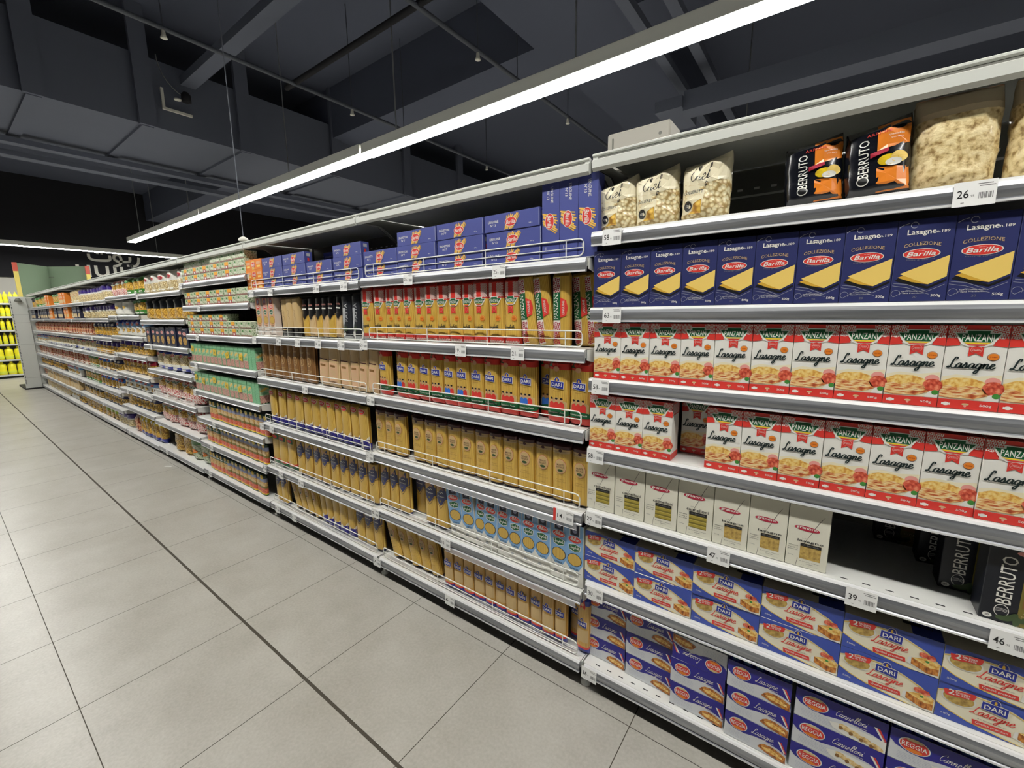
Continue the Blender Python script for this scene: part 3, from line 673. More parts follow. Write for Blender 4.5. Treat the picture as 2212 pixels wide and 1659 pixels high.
def cream_box(word, w, h, d, tubes):
    b = MB(); b.box(-w/2, w/2, 0, d, 0, h, P('off'), 0.0012); T = lambda x, y: ((x-.5)*w, (1-y)*h); q = frac(w, h)
    b.ell(*T(.46, .36), w*.32, h*.043, P('white'), 1, rot=-.04); b.ell(*T(.46, .36), w*.31, h*.04, P('crimson'), 2, rot=-.04); b.text('granoro', *T(.46, .36), w*.5, W, 3, h=h*.044, bold=.03, rot=-.04)
    k = P('dark'); b.line(q([(.74, .22), (.6, .4), (.42, .6)]), .0009, k, 1)
    for a in range(4): b.line(q([(.6+.05*a, .38-.055*a), (.7+.05*a, .27-.05*a)]), .0008, k, 1)
    b.line(q([(.3, .86), (.27, .99)]), .0009, k, 1)
    b.text(word, *T(.57, .565), w*.62, k, 2, h=h*.05, bold=.012); b.text('LE', *T(.42, .52), w*.09, P('grey'), 2, h=h*.012)
    for j, s in enumerate(('Sfoglia', 'ruvida e', 'porosa')): b.text(s, *T(.17, .665+.035*j), w*.23, k, 2, h=h*.018)
    b.text('500g', *T(.13, .83), w*.14, P('grey'), 2, h=h*.016)
    b.text('da condire e infornare', *T(.6, .895), w*.5, k, 2, h=h*.013); b.text('crude', *T(.6, .925), w*.18, k, 2, h=h*.015); b.text('pasta di semola di grano duro', *T(.6, .955), w*.5, P('grey'), 2, h=h*.007)
    a, c = T(.34, .855); e, f = T(.84, .6); win = MB()
    win.rect(a, c, e, f, MATS['window_tan'] if not tubes else P('olive'), 1)
    if tubes:
        for j in range(3):
            v = c+(f-c)*(.14+.27*j); win.rect(a, v-h*.022, e, v+h*.022, P('cann'), 2); win.rect(a, v+h*.012, e, v+h*.02, P('cann_hi'), 3)
    win.rect(a, f-h*.045, e, f, P('dark'), 4); win.text('di semola', (a+e)/2, f-h*.022, w*.4, P('grey'), 5, h=h*.022, shear=.2)
    r = empty('pasta_box', link=False)
    return Proto(r, [(b.build('carton', None, False), []), (win.build('window', None, False), [])])
mat('card_label_sand', (222, 182, 144), .4)
mat('off', (226, 223, 206), 0.5); mat('cann', (170, 152, 60), 0.4); mat('cann_hi', (206, 190, 100), 0.4)
ramp_mat('window_tan', [(.3, (150, 118, 58)), (.6, (204, 172, 96))], scale=90, rough=.3)
def dari_logo(b, cu, cv, wd, l=4, rot=0.0):
    h = wd*.5; c, s = math.cos(rot), math.sin(rot); t = lambda x, y: (cu+c*x-s*y, cv+s*x+c*y)
    b.ell(*t(0, h*.62), wd*.2, h*.5, W, l, rot=rot); b.ell(*t(0, h*.62), wd*.18, h*.45, P('royal'), l+1, rot=rot); b.ell(*t(0, h*.68), wd*.055, h*.27, P('gold'), l+2, n=10, rot=rot)
    b.poly([t(-wd*.52, -h*.42), t(wd*.5, -h*.62), t(wd*.52, h*.5), t(-wd*.5, h*.55)], W, l+2); b.poly([t(-wd*.49, -h*.37), t(wd*.47, -h*.55), t(wd*.49, h*.44), t(-wd*.47, h*.49)], P('royal'), l+3)
    b.text('DARI', cu, cv, wd*.78, W, l+4, h=h*.52, bold=.03, rot=rot)
def lasagne_blue():
    w, h, d = .2, .103, .085; b = MB(); b.box(-w/2, w/2, 0, d, 0, h, P('cream2'), 0.0012, top=P('cream2')); T = lambda x, y: ((x-.5)*w, (1-y)*h); q = frac(w, h); BL = P('carton_blue')
    b.poly(q([(0, 0), (1, 0), (1, .62), (.86, .38), (.66, .2), (.45, .1), (.2, .1), (0, .24)]), BL, 1)
    b.poly(q([(0, .62), (.12, .75), (.3, .87), (.6, .97), (.75, 1), (0, 1)]), BL, 1); b.line(q([(0, .6), (.12, .73), (.3, .85), (.6, .95), (.75, .985)]), .0022, P('sheet'), 2); b.line(q([(0, .27), (.2, .13), (.45, .13), (.66, .23), (.86, .41), (1, .65)]), .0022, P('sheet'), 2)
    b.ell(*T(.19, .33), .031, .0205, P('white'), 3); b.ell(*T(.19, .33), .028, .018, MATS['window_tan'], 4)
    b.poly(q([(.05, .17), (.32, .08), (.34, .12), (.32, .24), (.08, .33), (.06, .28)]), RD, 5); b.text('2', *T(.12, .2), .011, W, 6, h=.014, bold=.03); b.text('Sachets', *T(.22, .16), .026, W, 6, h=.007, bold=.02, rot=.03); b.text('de 250g', *T(.22, .23), .024, W, 6, h=.006, rot=.03, bold=.01)
    dari_logo(b, *T(.5, .27), .046)
    b.script('Lasagne', *T(.49, .52), .074, P('red'), 3, pen=.2, slant=.35)
    b.text('A la semoule de ble dur', *T(.5, .67), .05, P('grey'), 2, h=.003); b.poly(q([(.33, .73), (.66, .72), (.67, .84), (.34, .86)]), RD, 3); b.text('Qualité premium', *T(.5, .79), .056, W, 4, h=.0075, bold=.012)
    b.poly(q([(.69, .66), (.86, .52), (.99, .6), (.99, .98), (.86, .97), (.68, .82)]), W, 3); b.poly(q([(.72, .64), (.85, .55), (.985, .6), (.985, .74), (.9, .78)]), MATS['cheese_print'], 5); b.poly(q([(.72, .64), (.9, .78), (.985, .74), (.985, .92), (.88, .95), (.72, .82)]), MATS['crust_print'], 4)
    b.ell(*T(.83, .48), .009, .0075, MATS['tomato_print'], 5); b.ell(*T(.9, .5), .009, .0075, MATS['tomato_print'], 5); b.ell(*T(.87, .63), .004, .003, P('leaf'), 6)
    b.text('500g', *T(.1, .86), .018, W, 3, h=.006)
    b.map = lambda u, v, l: (u, v, h+.0004*l); b.rect(w*.2, 0.0, w/2, d, BL); b.rect(w*.12, d*.45, w*.3, d*.6, P('dark'), 2); b.text('DARI', w*.34, d*.5, .03, P('dark'), 3)
    r = proto('lasagne_box', [('lasagne_box', b)]); return r
mat('cream2', (240, 232, 206), 0.42); mat('carton_blue', (62, 84, 176), 0.36)
def reggia_box(word, w, h, d):
    b = MB(); DB = P('deep'); b.box(-w/2, w/2, 0, d, 0, h, P('silver_white'), 0.0012, top=P('deep')); T = lambda x, y: ((x-.5)*w, (1-y)*h); q = frac(w, h)
    b.poly(q([(0, 0), (1, 0), (1, .66), (.86, .56), (.62, .5), (.5, .52), (.34, .6), (.2, .6), (.06, .5), (0, .36)]), DB, 1)
    b.ell(*T(.23, .34), w*.165, h*.26, P('royal'), 2); b.ell(*T(.23, .34), w*.15, h*.235, W, 3); b.ell(*T(.23, .34), w*.138, h*.212, RD, 4); b.poly(q([(.15, .2), (.18, .12), (.28, .12), (.31, .2)]), P('tan'), 5); b.ell(*T(.23, .48), w*.08, h*.05, P('orange'), 5)
    b.text('REGGIA', *T(.23, .33), w*.24, W, 6, h=h*.15, bold=.015); b.text('Pasta di Semola di Grano Duro', *T(.23, .585), w*.22, W, 6, h=h*.02)
    b.script(word, *T(.62, .36), w*.34, W, 3, pen=.15, slant=.4, h=1.15); b.line(q([(.58, .5), (.8, .49)]), .0012, W, 3)
    for j, c in enumerate(('white', 'red')): b.poly(q([(.86+.03*j, .26), (.89+.03*j, .26), (.99+.02*j if .99+.02*j < 1 else 1, .6), (.96+.02*j, .62)]), P(c), 2)
    for j in range(5): b.text('semoule de ble dur superieur', *T(.26, .68+.05*j), w*.36, P('greyblue'), 2, h=h*.022)
    if word == 'Lasagne':
        b.poly(q([(.56, .82), (.6, .7), (.66, .62), (.78, .6), (.9, .66), (.995, .74), (.995, .99), (.86, .97), (.7, .92)]), MATS['crust_print'], 3); b.poly(q([(.62, .76), (.75, .68), (.95, .8), (.95, .88), (.7, .84)]), MATS['cheese_print'], 4)
    else:
        b.poly(q([(.4, .7), (.6, .6), (1, .62), (1, 1), (.6, .98), (.44, .86)]), W, 2)
        for j in range(4): b.ell(*T(.58+.11*j, .72+.06*j), w*.075, h*.085, MATS['roll_print'], 3+j % 2, rot=-.35); b.ell(*T(.53+.11*j, .76+.06*j), w*.024, h*.06, P('brown'), 5)
    b.map = lambda u, v, l: (u, v, h+.0004*l)
    for j in range(5): b.rect(-w/2+.006+j*w/5, .004, -w/2+w/5-.002+j*w/5, d*.5, P('panelblue')); b.rect(-w/2+.01+j*w/5, .008, -w/2+w/5-.008+j*w/5, d*.3, P('sky'), 2)
    b.map = lambda u, v, l: (w/2+.0004*l, d/2+u, v); b.rect(-d/2, h*.4, d/2, h, DB)
    b.map = lambda u, v, l: (-w/2-.0004*l, d/2+u, v); b.rect(-d/2, h*.4, d/2, h, DB)
    return proto('lasagne_box' if word == 'Lasagne' else 'cannelloni_box', [('carton', b)])
mat('silver_white', (216, 218, 222), 0.35); mat('greyblue', (140, 146, 176), 0.4); mat('panelblue', (76, 84, 196), 0.3)
def long_box(l1, l2, w=.268, h=.066, d=.05):
    b = MB(); BB = P('blue'); b.box(-w/2, w/2, 0, d, 0, h, BB, 0.001); T = lambda x, y: ((x-.5)*w, (1-y)*h); q = frac(w, h)
    b.text(l1, *T(.17, .42), w*(.24 if len(l1) > 8 else .2), W, 2, h=h*.15, bold=.01); b.text(l2, *T(.17, .63), w*.1, W, 2, h=h*.14, bold=.01)
    rr = random.Random(3)
    for j in range(13):
        x = .43+.13*j/12; tx = x+.01+.08*j/12+rr.uniform(-.02, .02); bx = x-.04+rr.uniform(-.01, .01)
        b.line(q([(bx, .97-.06*rr.random()), (tx, .06+.16*rr.random())]), .0042, P('amber2') if j % 2 else P('gold'), 1+j % 2)
    logo_oval(b, *T(.5, .55), w*.1, h*.24, 4)
    b.text('500 g', *T(.85, .78), w*.06, W, 2, h=h*.08, bold=.01); b.rect(w/2-.003, .004, w/2-.0015, h-.004, P('lgrey'), 1)
    for sd in (1, -1):
        b.map = (lambda u, v, l: (w/2+.0004*l, d/2+u, v)) if sd > 0 else (lambda u, v, l: (-w/2-.0004*l, d/2+u, v))
        b.rect(-d*.2, h*.6, d*.25, h*.85, P('lgrey')); b.rect(-d*.12, h*.15, d*.12, h*.45, RD)
    return proto('spaghetti_box', [('spaghetti_box', b)])
def orange_box():
    w, h, d = .24, .068, .06; b = MB(); b.box(-w/2, w/2, 0, d, 0, h, P('orange'), .001); T = lambda x, y: ((x-.5)*w, (1-y)*h); q = frac(w, h)
    for j in range(9): b.line(q([(.42+.015*j, .98), (.42+.02*j, .12+.04*(j % 3))]), .003, P('sheet'), 1)
    logo_oval(b, *T(.5, .5), w*.12, h*.24, 3)
    for x in (.06, .7): b.rect(*T(x, .5), *T(x+.24, .25), P('peach'), 1); b.rect(*T(x+.02, .8), *T(x+.22, .62), P('sheet'), 1)
    return proto('pasta_box', [('pasta_box', b)])
def berruto_box():
    w, h, d = .118, .2, .07; b = MB(); b.box(-w/2, w/2, 0, d, 0, h, P('navyblack'), .0012); T = lambda x, y: ((x-.5)*w, (1-y)*h); q = frac(w, h)
    b.rect(w*.02, 0, w/2, h, P('olive'), 1); b.text('BERRUTO', *T(.3, .46), .12, W, 3, h=.026, bold=.012, rot=PI/2)
    b.ell(*T(.3, .85), .0125, .016, W, 2); b.ell(*T(.3, .85), .011, .0145, P('navyblack'), 3)
    for j in range(3): b.line([T(.22, .83+.015*j), T(.3, .82+.015*j), T(.38, .83+.015*j)], .0008, W, 4)
    b.ell(*T(.12, .945), .008, .006, W, 2); b.text('89', *T(.12, .945), .007, P('dark'), 3); b.ell(*T(.62, .1), .03, .0075, P('pink'), 3); b.text('ARRIGHI', *T(.62, .1), .038, P('crimson'), 4, h=.007)
    b.text('LASAGNE', *T(.77, .2), .042, P('cream'), 3, h=.009); b.text('CON SPINACI', *T(.77, .26), .046, W, 3, h=.008); b.poly(q([(.56, .46), (.96, .46), (.96, .76), (.56, .76)]), P('brown'), 3); b.text('SPECIALI', *T(.72, .81), .03, P('cream'), 3, h=.006)
    for j in range(3): b.text('pasta di semola', *T(.76, .86+.03*j), .045, P('tan'), 3, h=.004)
    for j in range(6): b.ell(*T(.34+.06*j, .94-.02*(j % 3)), .013, .006, P('leafdark'), 4, rot=.5*(j % 4))
    b.rect(*T(.88, .99), *T(.98, .93), P('cream'), 5)
    return proto('lasagne_box', [('lasagne_box', b)])
mat('navyblack', (22, 25, 34), 0.35); mat('leafdark', (66, 84, 50), 0.4)

# ------------------------------------------------------------------ film packs and bags
class Pack:
    """A film pack: a loft between two crimped ends. bands = [(v end, material)] from the bottom up."""
    def __init__(self, w, h, d, bands, lo=0.06, hi=0.92, n=14, rough=0.0, seed=1, sq=2.8, gather=0.0, back=None, rows=9, peak=0.0):
        self.w, self.h, self.d, self.lo, self.hi, self.sq, self.gather = w, h, d, lo, hi, sq, gather
        self.bands = bands; self.n = n; self.peak = peak; rr = random.Random(seed); self.ph = [rr.uniform(0, 6) for _ in range(6)]; self.rough = rough
        vs = sorted(set([0.0, lo*.35, lo, hi, 1-(1-hi)*.4, 1.0] + [lo+(hi-lo)*k/rows for k in range(1, rows)] + [e for e, _ in bands if e < 1]))
        self.vs = vs
        body, top = MB(), MB()
        rings = []
        for v in vs:
            a, c = self.half(v); ring = []
            for k in range(n):
                t = 2*PI*k/n; ct, st = math.cos(t), math.sin(t)
                x = a*math.copysign(abs(ct)**(2/sq), ct); y = c*math.copysign(abs(st)**(2/sq), st)
                dx = self.bump(x, v)
                ring.append((x*(1+dx*.25), d/2+y*(1+dx), v*h+self.lift(x, v)))
            rings.append(ring)
        for i in range(len(vs)-1):
            vm = (vs[i]+vs[i+1])/2; m = next((mm for e, mm in bands if vm <= e+1e-6), bands[-1][1])
            tgt = top if vs[i] >= hi-1e-6 else body
            for k in range(n):
                j = (k+1) % n
                tgt.face([rings[i][k], rings[i][j], rings[i+1][j], rings[i+1][k]], m, True)
        body.map = self.front; body.strip = w/7; body.vstrip = h/6 if rough else None
        top.map = self.front
        self.body, self.top = body, top
    def bump(self, x, v):
        if not self.rough: return 0.0
        p = self.ph; return self.rough*(math.sin(x/self.w*9+p[0]+v*5)*.5+math.sin(v*17+p[1]+x/self.w*4)*.35+math.sin(v*31+x/self.w*19+p[2])*.25)
    def lift(self, x, v):
        return self.peak*max(0.0, (v-.6)/.4)**1.5*(2*abs(x)/self.w if x > 0 else -.35*2*abs(x)/self.w)
    def half(self, v):
        w, d = self.w, self.d
        t = 1.0
        if v < self.lo: t = v/self.lo
        elif v > self.hi: t = (1-v)/(1-self.hi)
        s = math.sin(t*PI/2)**.8 if t > 0 else 0.0
        a = w/2*(1.0-0.04*(1-s)) if not self.gather else w/2*(s*(1-self.gather)+self.gather if v > self.hi else 1-.06*(1-s))
        return a, max(0.0012, d/2*s)
    def front(self, u, v, l):
        vv = min(max(v/self.h, 0), 1); a, c = self.half(vv)
        x = min(abs(u)/a, .995); y = c*(1-x**self.sq)**(1/self.sq)
        dx = self.bump(u, vv)
        return (u*(1+dx*.25), self.d/2-y*(1+dx)-.0008-.0005*l, v+self.lift(u, vv))
    def T(self, x, y): return ((x-.5)*self.w, (1-y)*self.h)
    def q(self, pts): return [self.T(*p) for p in pts]
    def done(self, name):
        r = empty(name, link=False)
        return Proto(r, [(self.body.build('pack_body', None, False), []), (self.top.build('top_seal', None, False), [])])
ST = MATS['strands']
def pack_redtop():
    k = Pack(.08, .278, .05, [(.12, F('red')), (.7, ST), (1, F('red'))], hi=.94, seed=2); b = k.body; T, q = k.T, k.q
    checker_zone(b, -.038, -.012, .2, .262, .0052, 1); checker_zone(b, .012, .038, .2, .262, .0052, 1)
    panzani_badge(b, lambda x, y: T(.1+.8*x, .28+.11*y), .064, 3)
    b.poly(q([(.34, .42), (.66, .42), (.66, .53), (.5, .505), (.34, .53)]), P('red'), 3); b.ell(*T(.5, .455), .009, .009, P('pink'), 4); b.ell(*T(.5, .455), .008, .008, P('red'), 5)
    b.ell(*T(.72, .6), .0125, .0125, P('orange'), 3); b.ell(*T(.72, .6), .0105, .0105, P('tan'), 4); b.ell(*T(.72, .6), .0098, .0098, P('orange'), 5); b.text('9 MIN', *T(.72, .6), .012, P('darkred'), 6, h=.004)
    b.script('Spaghetti', *T(.42, .735), .052, P('ink'), 3, pen=.28, slant=.15)
    checker_zone(b, -.038, .038, .006, .024, .0062, 1)
    return k.done('spaghetti_pack')
def pack_linguine():
    k = Pack(.075, .28, .045, [(1, ST)], hi=.95, seed=5); b = k.body; T, q = k.T, k.q
    b.rect(-.037, .01, .002, .105, F('white'), 1); b.rect(-.037, .2, .002, .262, F('white'), 1)
    checker_zone(b, -.036, .001, .012, .104, .012, 2, P('crimson')); checker_zone(b, -.036, .001, .2, .26, .012, 2, P('crimson'))
    b.poly(q([(.0, .26), (.54, .26), (.54, .63), (.0, .63)]), P('green'), 3); b.text('PANZANI', *T(.27, .445), .094, W, 4, h=.021, bold=.012, rot=PI/2)
    b.poly(q([(.54, .33), (.86, .37), (.92, .47), (.86, .57), (.54, .6)]), P('red'), 3); b.text('LINGUINE', *T(.7, .465), .05, W, 4, h=.01, bold=.01, rot=PI/2)
    return k.done('linguine_pack')
def pack_dari(blue_shirts):
    k = Pack(.086, .256, .052, [(.14, F('red')), (.2, F('green')), (.84, ST), (.9, F('red')), (1, F('red'))], hi=.93, seed=4); b = k.body; T, q = k.T, k.q
    b.rect(-.042, .225, -.015, .252, F('green'), 1); b.rect(-.015, .225, .012, .252, F('red'), 1); b.ell(*T(.45, .15), .012, .01, P('peach'), 2)
    dari_logo(b, *T(.5, .39), .054, 3); b.text('Spaghetti', *T(.5, .49), .03, P('brown'), 3, h=.005)
    b.poly(q([(.04, .8), (.06, .66), (.5, .58), (.94, .66), (.96, .8)]), P('kraft'), 1)
    for j, x in enumerate((.27, .5, .73)):
        c = P('bright') if (blue_shirts and j == 1) or (blue_shirts and j == 0) else P('red')
        b.poly(q([(x-.13, .79), (x-.12, .685), (x-.04, .655), (x+.04, .655), (x+.12, .685), (x+.13, .79)]), c, 2+j % 2); b.ell(*T(x, .625), .0055, .0078, P('peach'), 4); b.ell(*T(x, .605), .0055, .0042, P('dark'), 5)
    b.poly(q([(0, .79), (.5, .765), (1, .79), (1, .87), (0, .87)]), P('green'), 4); b.text('Champions Pasta', *T(.5, .825), .07, W, 5, h=.009, shear=.3)
    return k.done('spaghetti_pack')
def pack_browncap():
    k = Pack(.086, .25, .05, [(.05, F('maroon')), (.9, ST), (1, F('maroon'))], hi=.95, seed=6); b = k.body; T, q = k.T, k.q
    b.poly(q([(0, .1), (1, .1), (1, .155), (.5, .17), (0, .155)]), P('kraft'), 1); b.ell(*T(.5, .12), .008, .006, P('maroon'), 2); b.line(q([(.08, .135), (.92, .135)]), .001, P('maroon'), 2)
    b.text('LE PASTE', *T(.5, .22), .03, P('brown'), 2, h=.004)
    b.ell(*T(.5, .38), .026, .031, P('darkred'), 2); b.ell(*T(.5, .38), .0252, .0302, P('peach'), 3); b.ell(*T(.5, .38), .022, .027, P('kraft'), 4)
    b.text('MONTE', *T(.5, .35), .03, P('maroon'), 5, h=.0075, bold=.01); b.text('REGALE', *T(.5, .39), .032, P('maroon'), 5, h=.0075, bold=.01); b.ell(*T(.5, .445), .012, .0055, P('leafdark'), 6)
    for j, (y, s, wd) in enumerate(((.53, 'pasta di semola', .04), (.6, 'SPAGHETTI 3', .036), (.63, 'di grano duro', .046), (.645, 'prodotto in italia', .05), (.72, 'cottura', .024))): b.text(s, *T(.5, y), wd, P('brown'), 2, h=.0034)
    return k.done('spaghetti_pack')
def pack_blueflame():
    k = Pack(.08, .26, .046, [(.16, F('deep')), (1, ST)], hi=.95, seed=8); b = k.body; T, q = k.T, k.q
    b.poly(q([(0, .84), (.0, .74), (.2, .82), (.42, .72), (.7, .82), (1, .68), (1, .86), (0, .86)]), F('white'), 1); b.poly(q([(0, .86), (0, .79), (.3, .84), (.6, .76), (1, .76), (1, .87), (0, .87)]), F('deep'), 2)
    b.ell(*T(.5, .12), .03, .017, P('white'), 2); b.ell(*T(.5, .12), .0285, .0155, P('red'), 3); b.text('REGGIA', *T(.5, .12), .042, W, 4, h=.011, bold=.01); b.text('Spaghetti', *T(.55, .9), .04, W, 4, h=.008, shear=.3)
    return k.done('spaghetti_pack')
def pack_navytop():
    k = Pack(.084, .262, .048, [(.06, F('navy')), (1, ST)], hi=.95, seed=9); b = k.body; T, q = k.T, k.q
    b.poly(q([(0, .0), (1, .0), (1, .34), (.85, .36), (.68, .45), (.5, .5), (.32, .45), (.15, .36), (0, .34)]), F('navy'), 1)
    b.line(q([(0, .38), (.18, .4), (.34, .5), (.5, .55), (.66, .5), (.82, .4), (1, .38)]), .0022, P('navydark'), 2)
    b.text('Regina', *T(.48, .14), .052, P('peach'), 2, h=.022, bold=.03, shear=.25, rot=-.08); b.ell(*T(.5, .06), .006, .004, P('gold'), 2)
    b.text('Spaghetti', *T(.52, .3), .046, W, 2, h=.009, bold=.01, rot=-.06); b.line([T(.2, .215), T(.3, .23), T(.4, .215), T(.52, .235), T(.64, .21), T(.76, .23)], .0028, W, 2); b.ell(*T(.5, .4), .006, .0055, P('olive'), 3)
    return k.done('spaghetti_pack')
def pack_goldlow():
    k = Pack(.07, .262, .046, [(.1, F('royal')), (.135, F('red')), (.86, MATS['gold_film']), (1, F('royal'))], hi=.94, seed=11); b = k.body; T, q = k.T, k.q
    b.poly(q([(.3, .02), (.72, .02), (.72, .2), (.5, .17), (.3, .2)]), P('red'), 2); b.ell(*T(.5, .12), .008, .008, P('peach'), 3); dari_logo(b, *T(.5, .46), .05, 3); b.rect(*T(.06, .78), *T(.94, .56), P('kraft'), 1)
    return k.done('spaghetti_pack')
ramp_mat('gold_film', [(0.2, (180, 132, 56)), (0.55, (214, 168, 84)), (0.85, (232, 190, 110))], tex='wave', scale=95, rough=0.3, coat=0.4, distort=1.2, detail=1.0, stretch=(1, 0.2, 0.03))
def pack_plain(bm, lm, seed, logo='card_kraft'):
    k = Pack(.086, .255, .05, [(.06, lm), (.93, bm), (1, lm)], hi=.95, seed=seed); b = k.body; T, q = k.T, k.q
    b.ell(*T(.5, .45), .024, .03, MATS[logo], 2); b.ell(*T(.5, .45), .021, .026, bm, 3); b.text('BIO', *T(.5, .44), .02, MATS[logo], 4, h=.008); b.ell(*T(.5, .49), .007, .005, MATS[logo], 4)
    for y, wd in ((.2, .05), (.23, .04), (.66, .05), (.7, .044), (.73, .05)): b.rect(*T(.5-wd*6, y+.009), *T(.5+wd*6, y), MATS[logo], 2)
    return k.done('spaghetti_pack')
def pack_pale(seed):
    k = Pack(.095, .262, .045, [(1, MATS['strands_pale'])], hi=.94, seed=seed); b = k.body; T, q = k.T, k.q
    b.rect(*T(.1, .9), *T(.9, .42), P('label_sand'), 1); b.rect(*T(.1, .36), *T(.9, .34), P('maroon'), 1); b.rect(*T(.25, .52), *T(.75, .47), P('brown'), 2)
    for y in (.6, .64, .68, .75): b.rect(*T(.2, y+.012), *T(.8, y), P('tan'), 2)
    return k.done('spaghetti_pack')
def pack_greenred():
    k = Pack(.1, .262, .05, [(.14, F('green')), (.2, F('red')), (1, ST)], hi=.94, seed=14); b = k.body; T, q = k.T, k.q
    b.rect(*T(.1, .22), *T(.9, .08), F('green'), 1); b.ell(*T(.5, .15), .028, .012, P('red'), 2)
    return k.done('spaghetti_pack')
def pack_blacktop(seed, body='strands', top='dark'):
    k = Pack(.075, .255, .045, [(.05, F('dark')), (.6, MATS[body]), (1, F(top))], hi=.95, seed=seed); b = k.body; T, q = k.T, k.q
    b.line(q([(0, .42), (.25, .46), (.5, .56), (.75, .46), (1, .42)]), .003, P('dark'), 3); b.poly(q([(0, .4), (1, .4), (.5, .54)]), F(top), 2)
    b.text('pasta', *T(.5, .2), .045, P('pink'), 3, h=.014, shear=.2); b.rect(*T(.2, .3), *T(.8, .27), W, 3)
    return k.done('spaghetti_pack')
def pack_greyblack():
    k = Pack(.1, .26, .05, [(.1, F('lgrey')), (1, F('charcoal'))], hi=.94, seed=17); b = k.body; T, q = k.T, k.q
    b.poly(q([(.1, .98), (.3, .3), (.55, .3), (.75, .98)]), F('lgrey'), 1); b.text('PASTA', *T(.62, .4), .1, P('lgrey'), 3, h=.03, rot=PI/2); b.ell(*T(.5, .75), .02, .014, P('leafdark'), 3); b.ell(*T(.3, .86), .02, .014, W, 3)
    return k.done('spaghetti_pack')
mat('film_charcoal', (44, 46, 52), 0.3, coat=.3)
def slim_box(bottom, top, w=.075, h=.265, d=.045, name='100%'):
    """Narrow spaghetti carton with an oval window."""
    b = MB(); b.box(-w/2, w/2, 0, d, 0, h, bottom, .001, top=P('navy')); T = lambda x, y: ((x-.5)*w, (1-y)*h); q = frac(w, h); win = MB()
    b.poly(q([(0, 0), (1, 0), (1, .62), (.75, .74), (.25, .74), (0, .66)]), top, 1)
    b.rect(*T(.22, .17), *T(.78, 0), P('navydark') if top is P('sky') else P('darkred'), 2); b.rect(*T(.2, .18), *T(.23, 0), W, 3); b.rect(*T(.77, .18), *T(.8, 0), W, 3); b.ell(*T(.5, .09), .011, .012, P('greyblue'), 3)
    b.ell(*T(.5, .235), w*.4, h*.058, W, 4); b.ell(*T(.5, .235), w*.37, h*.052, RD, 5); b.script('Alitkan', *T(.5, .237), w*.56, W, 6, pen=.26, slant=.2)
    b.poly(q([(.13, .33), (.5, .3), (.87, .33), (.83, .41), (.5, .44), (.17, .41)]), W, 4); b.poly(q([(.16, .335), (.5, .31), (.84, .335), (.8, .4), (.5, .43), (.2, .4)]), P('green'), 5); b.script('Spaghetti', *T(.5, .37), w*.56, W, 6, pen=.24)
    win.map = b.map
    win.ell(*T(.5, .57), w*.44, h*.105, P('navydark') if top is P('sky') else P('brown'), 2); win.ell(*T(.5, .57), w*.4, h*.096, ST, 3)
    b.text('100%', *T(.5, .715), w*.5, P('dark'), 4, h=h*.03, bold=.01); b.text('de Blé Dur', *T(.5, .77), w*.82, P('dark'), 4, h=h*.028)
    b.ell(*T(.3, .87), .01, .008, P('lgrey'), 2); b.line(q([(.5, .84), (.7, .9), (.6, .96)]), .001, P('lgrey'), 2)
    r = empty('spaghetti_box', link=False)
    return Proto(r, [(b.build('carton', None, False), []), (win.build('window', None, False), [])])
def kraft_sleeve():
    k = Pack(.072, .26, .045, [(.2, F('dark')), (.24, F('dark')), (1, P('kraft'))], lo=.03, hi=.95, seed=21, sq=5); b = k.body; T, q = k.T, k.q
    b.line(smooth(q([(.3, .3), (.55, .36), (.35, .45), (.6, .5), (.4, .6)]), 5), .0022, P('brown'), 2); b.rect(*T(.15, .82), *T(.85, .8), P('tan'), 2)
    return k.done('spaghetti_pack')

def bag(w, h, d, bands, art=None, seed=1, gather=0.0, hi=.84, lo=.08, rough=.1, name='pasta_bag', n=18, peak=0.0):
    k = Pack(w, h, d, bands, lo=lo, hi=hi, n=n, rough=rough, seed=seed, sq=2.2, gather=gather, rows=8, peak=peak)
    if art: art(k, k.body, k.T, k.q)
    return k.done(name)
mat('film_navyblack', (20, 22, 30), .2, coat=.6)
def chef_art(k, b, T, q):
    b.poly(q([(.04, .1), (.96, .1), (.97, .36), (.8, .38), (.56, .42), (.5, .86), (.04, .9)]), F('cream'), 1)
    b.poly(q([(.54, .44), (.95, .4), (.95, .95), (.5, .95)]), MATS['shells'], 1)
    b.script('Chef', *T(.42, .3), k.w*.42, P('dark'), 3, pen=.14, slant=.2); b.text('pates artisanales', *T(.4, .42), k.w*.4, P('tan'), 3, h=.004)
    b.text('COLLERETTE', *T(.32, .535), k.w*.46, P('ink'), 3, h=.009, bold=.01); b.text('FRESCA SUZA', *T(.3, .585), k.w*.34, P('tan'), 3, h=.005)
    b.ell(*T(.2, .76), .014, .014, P('dark'), 3); b.text('GN', *T(.2, .76), .014, W, 4, h=.008); b.poly(q([(.34, .74), (.5, .66), (.5, .9), (.2, .9), (.3, .84)]), MATS['shells_gold'], 3)
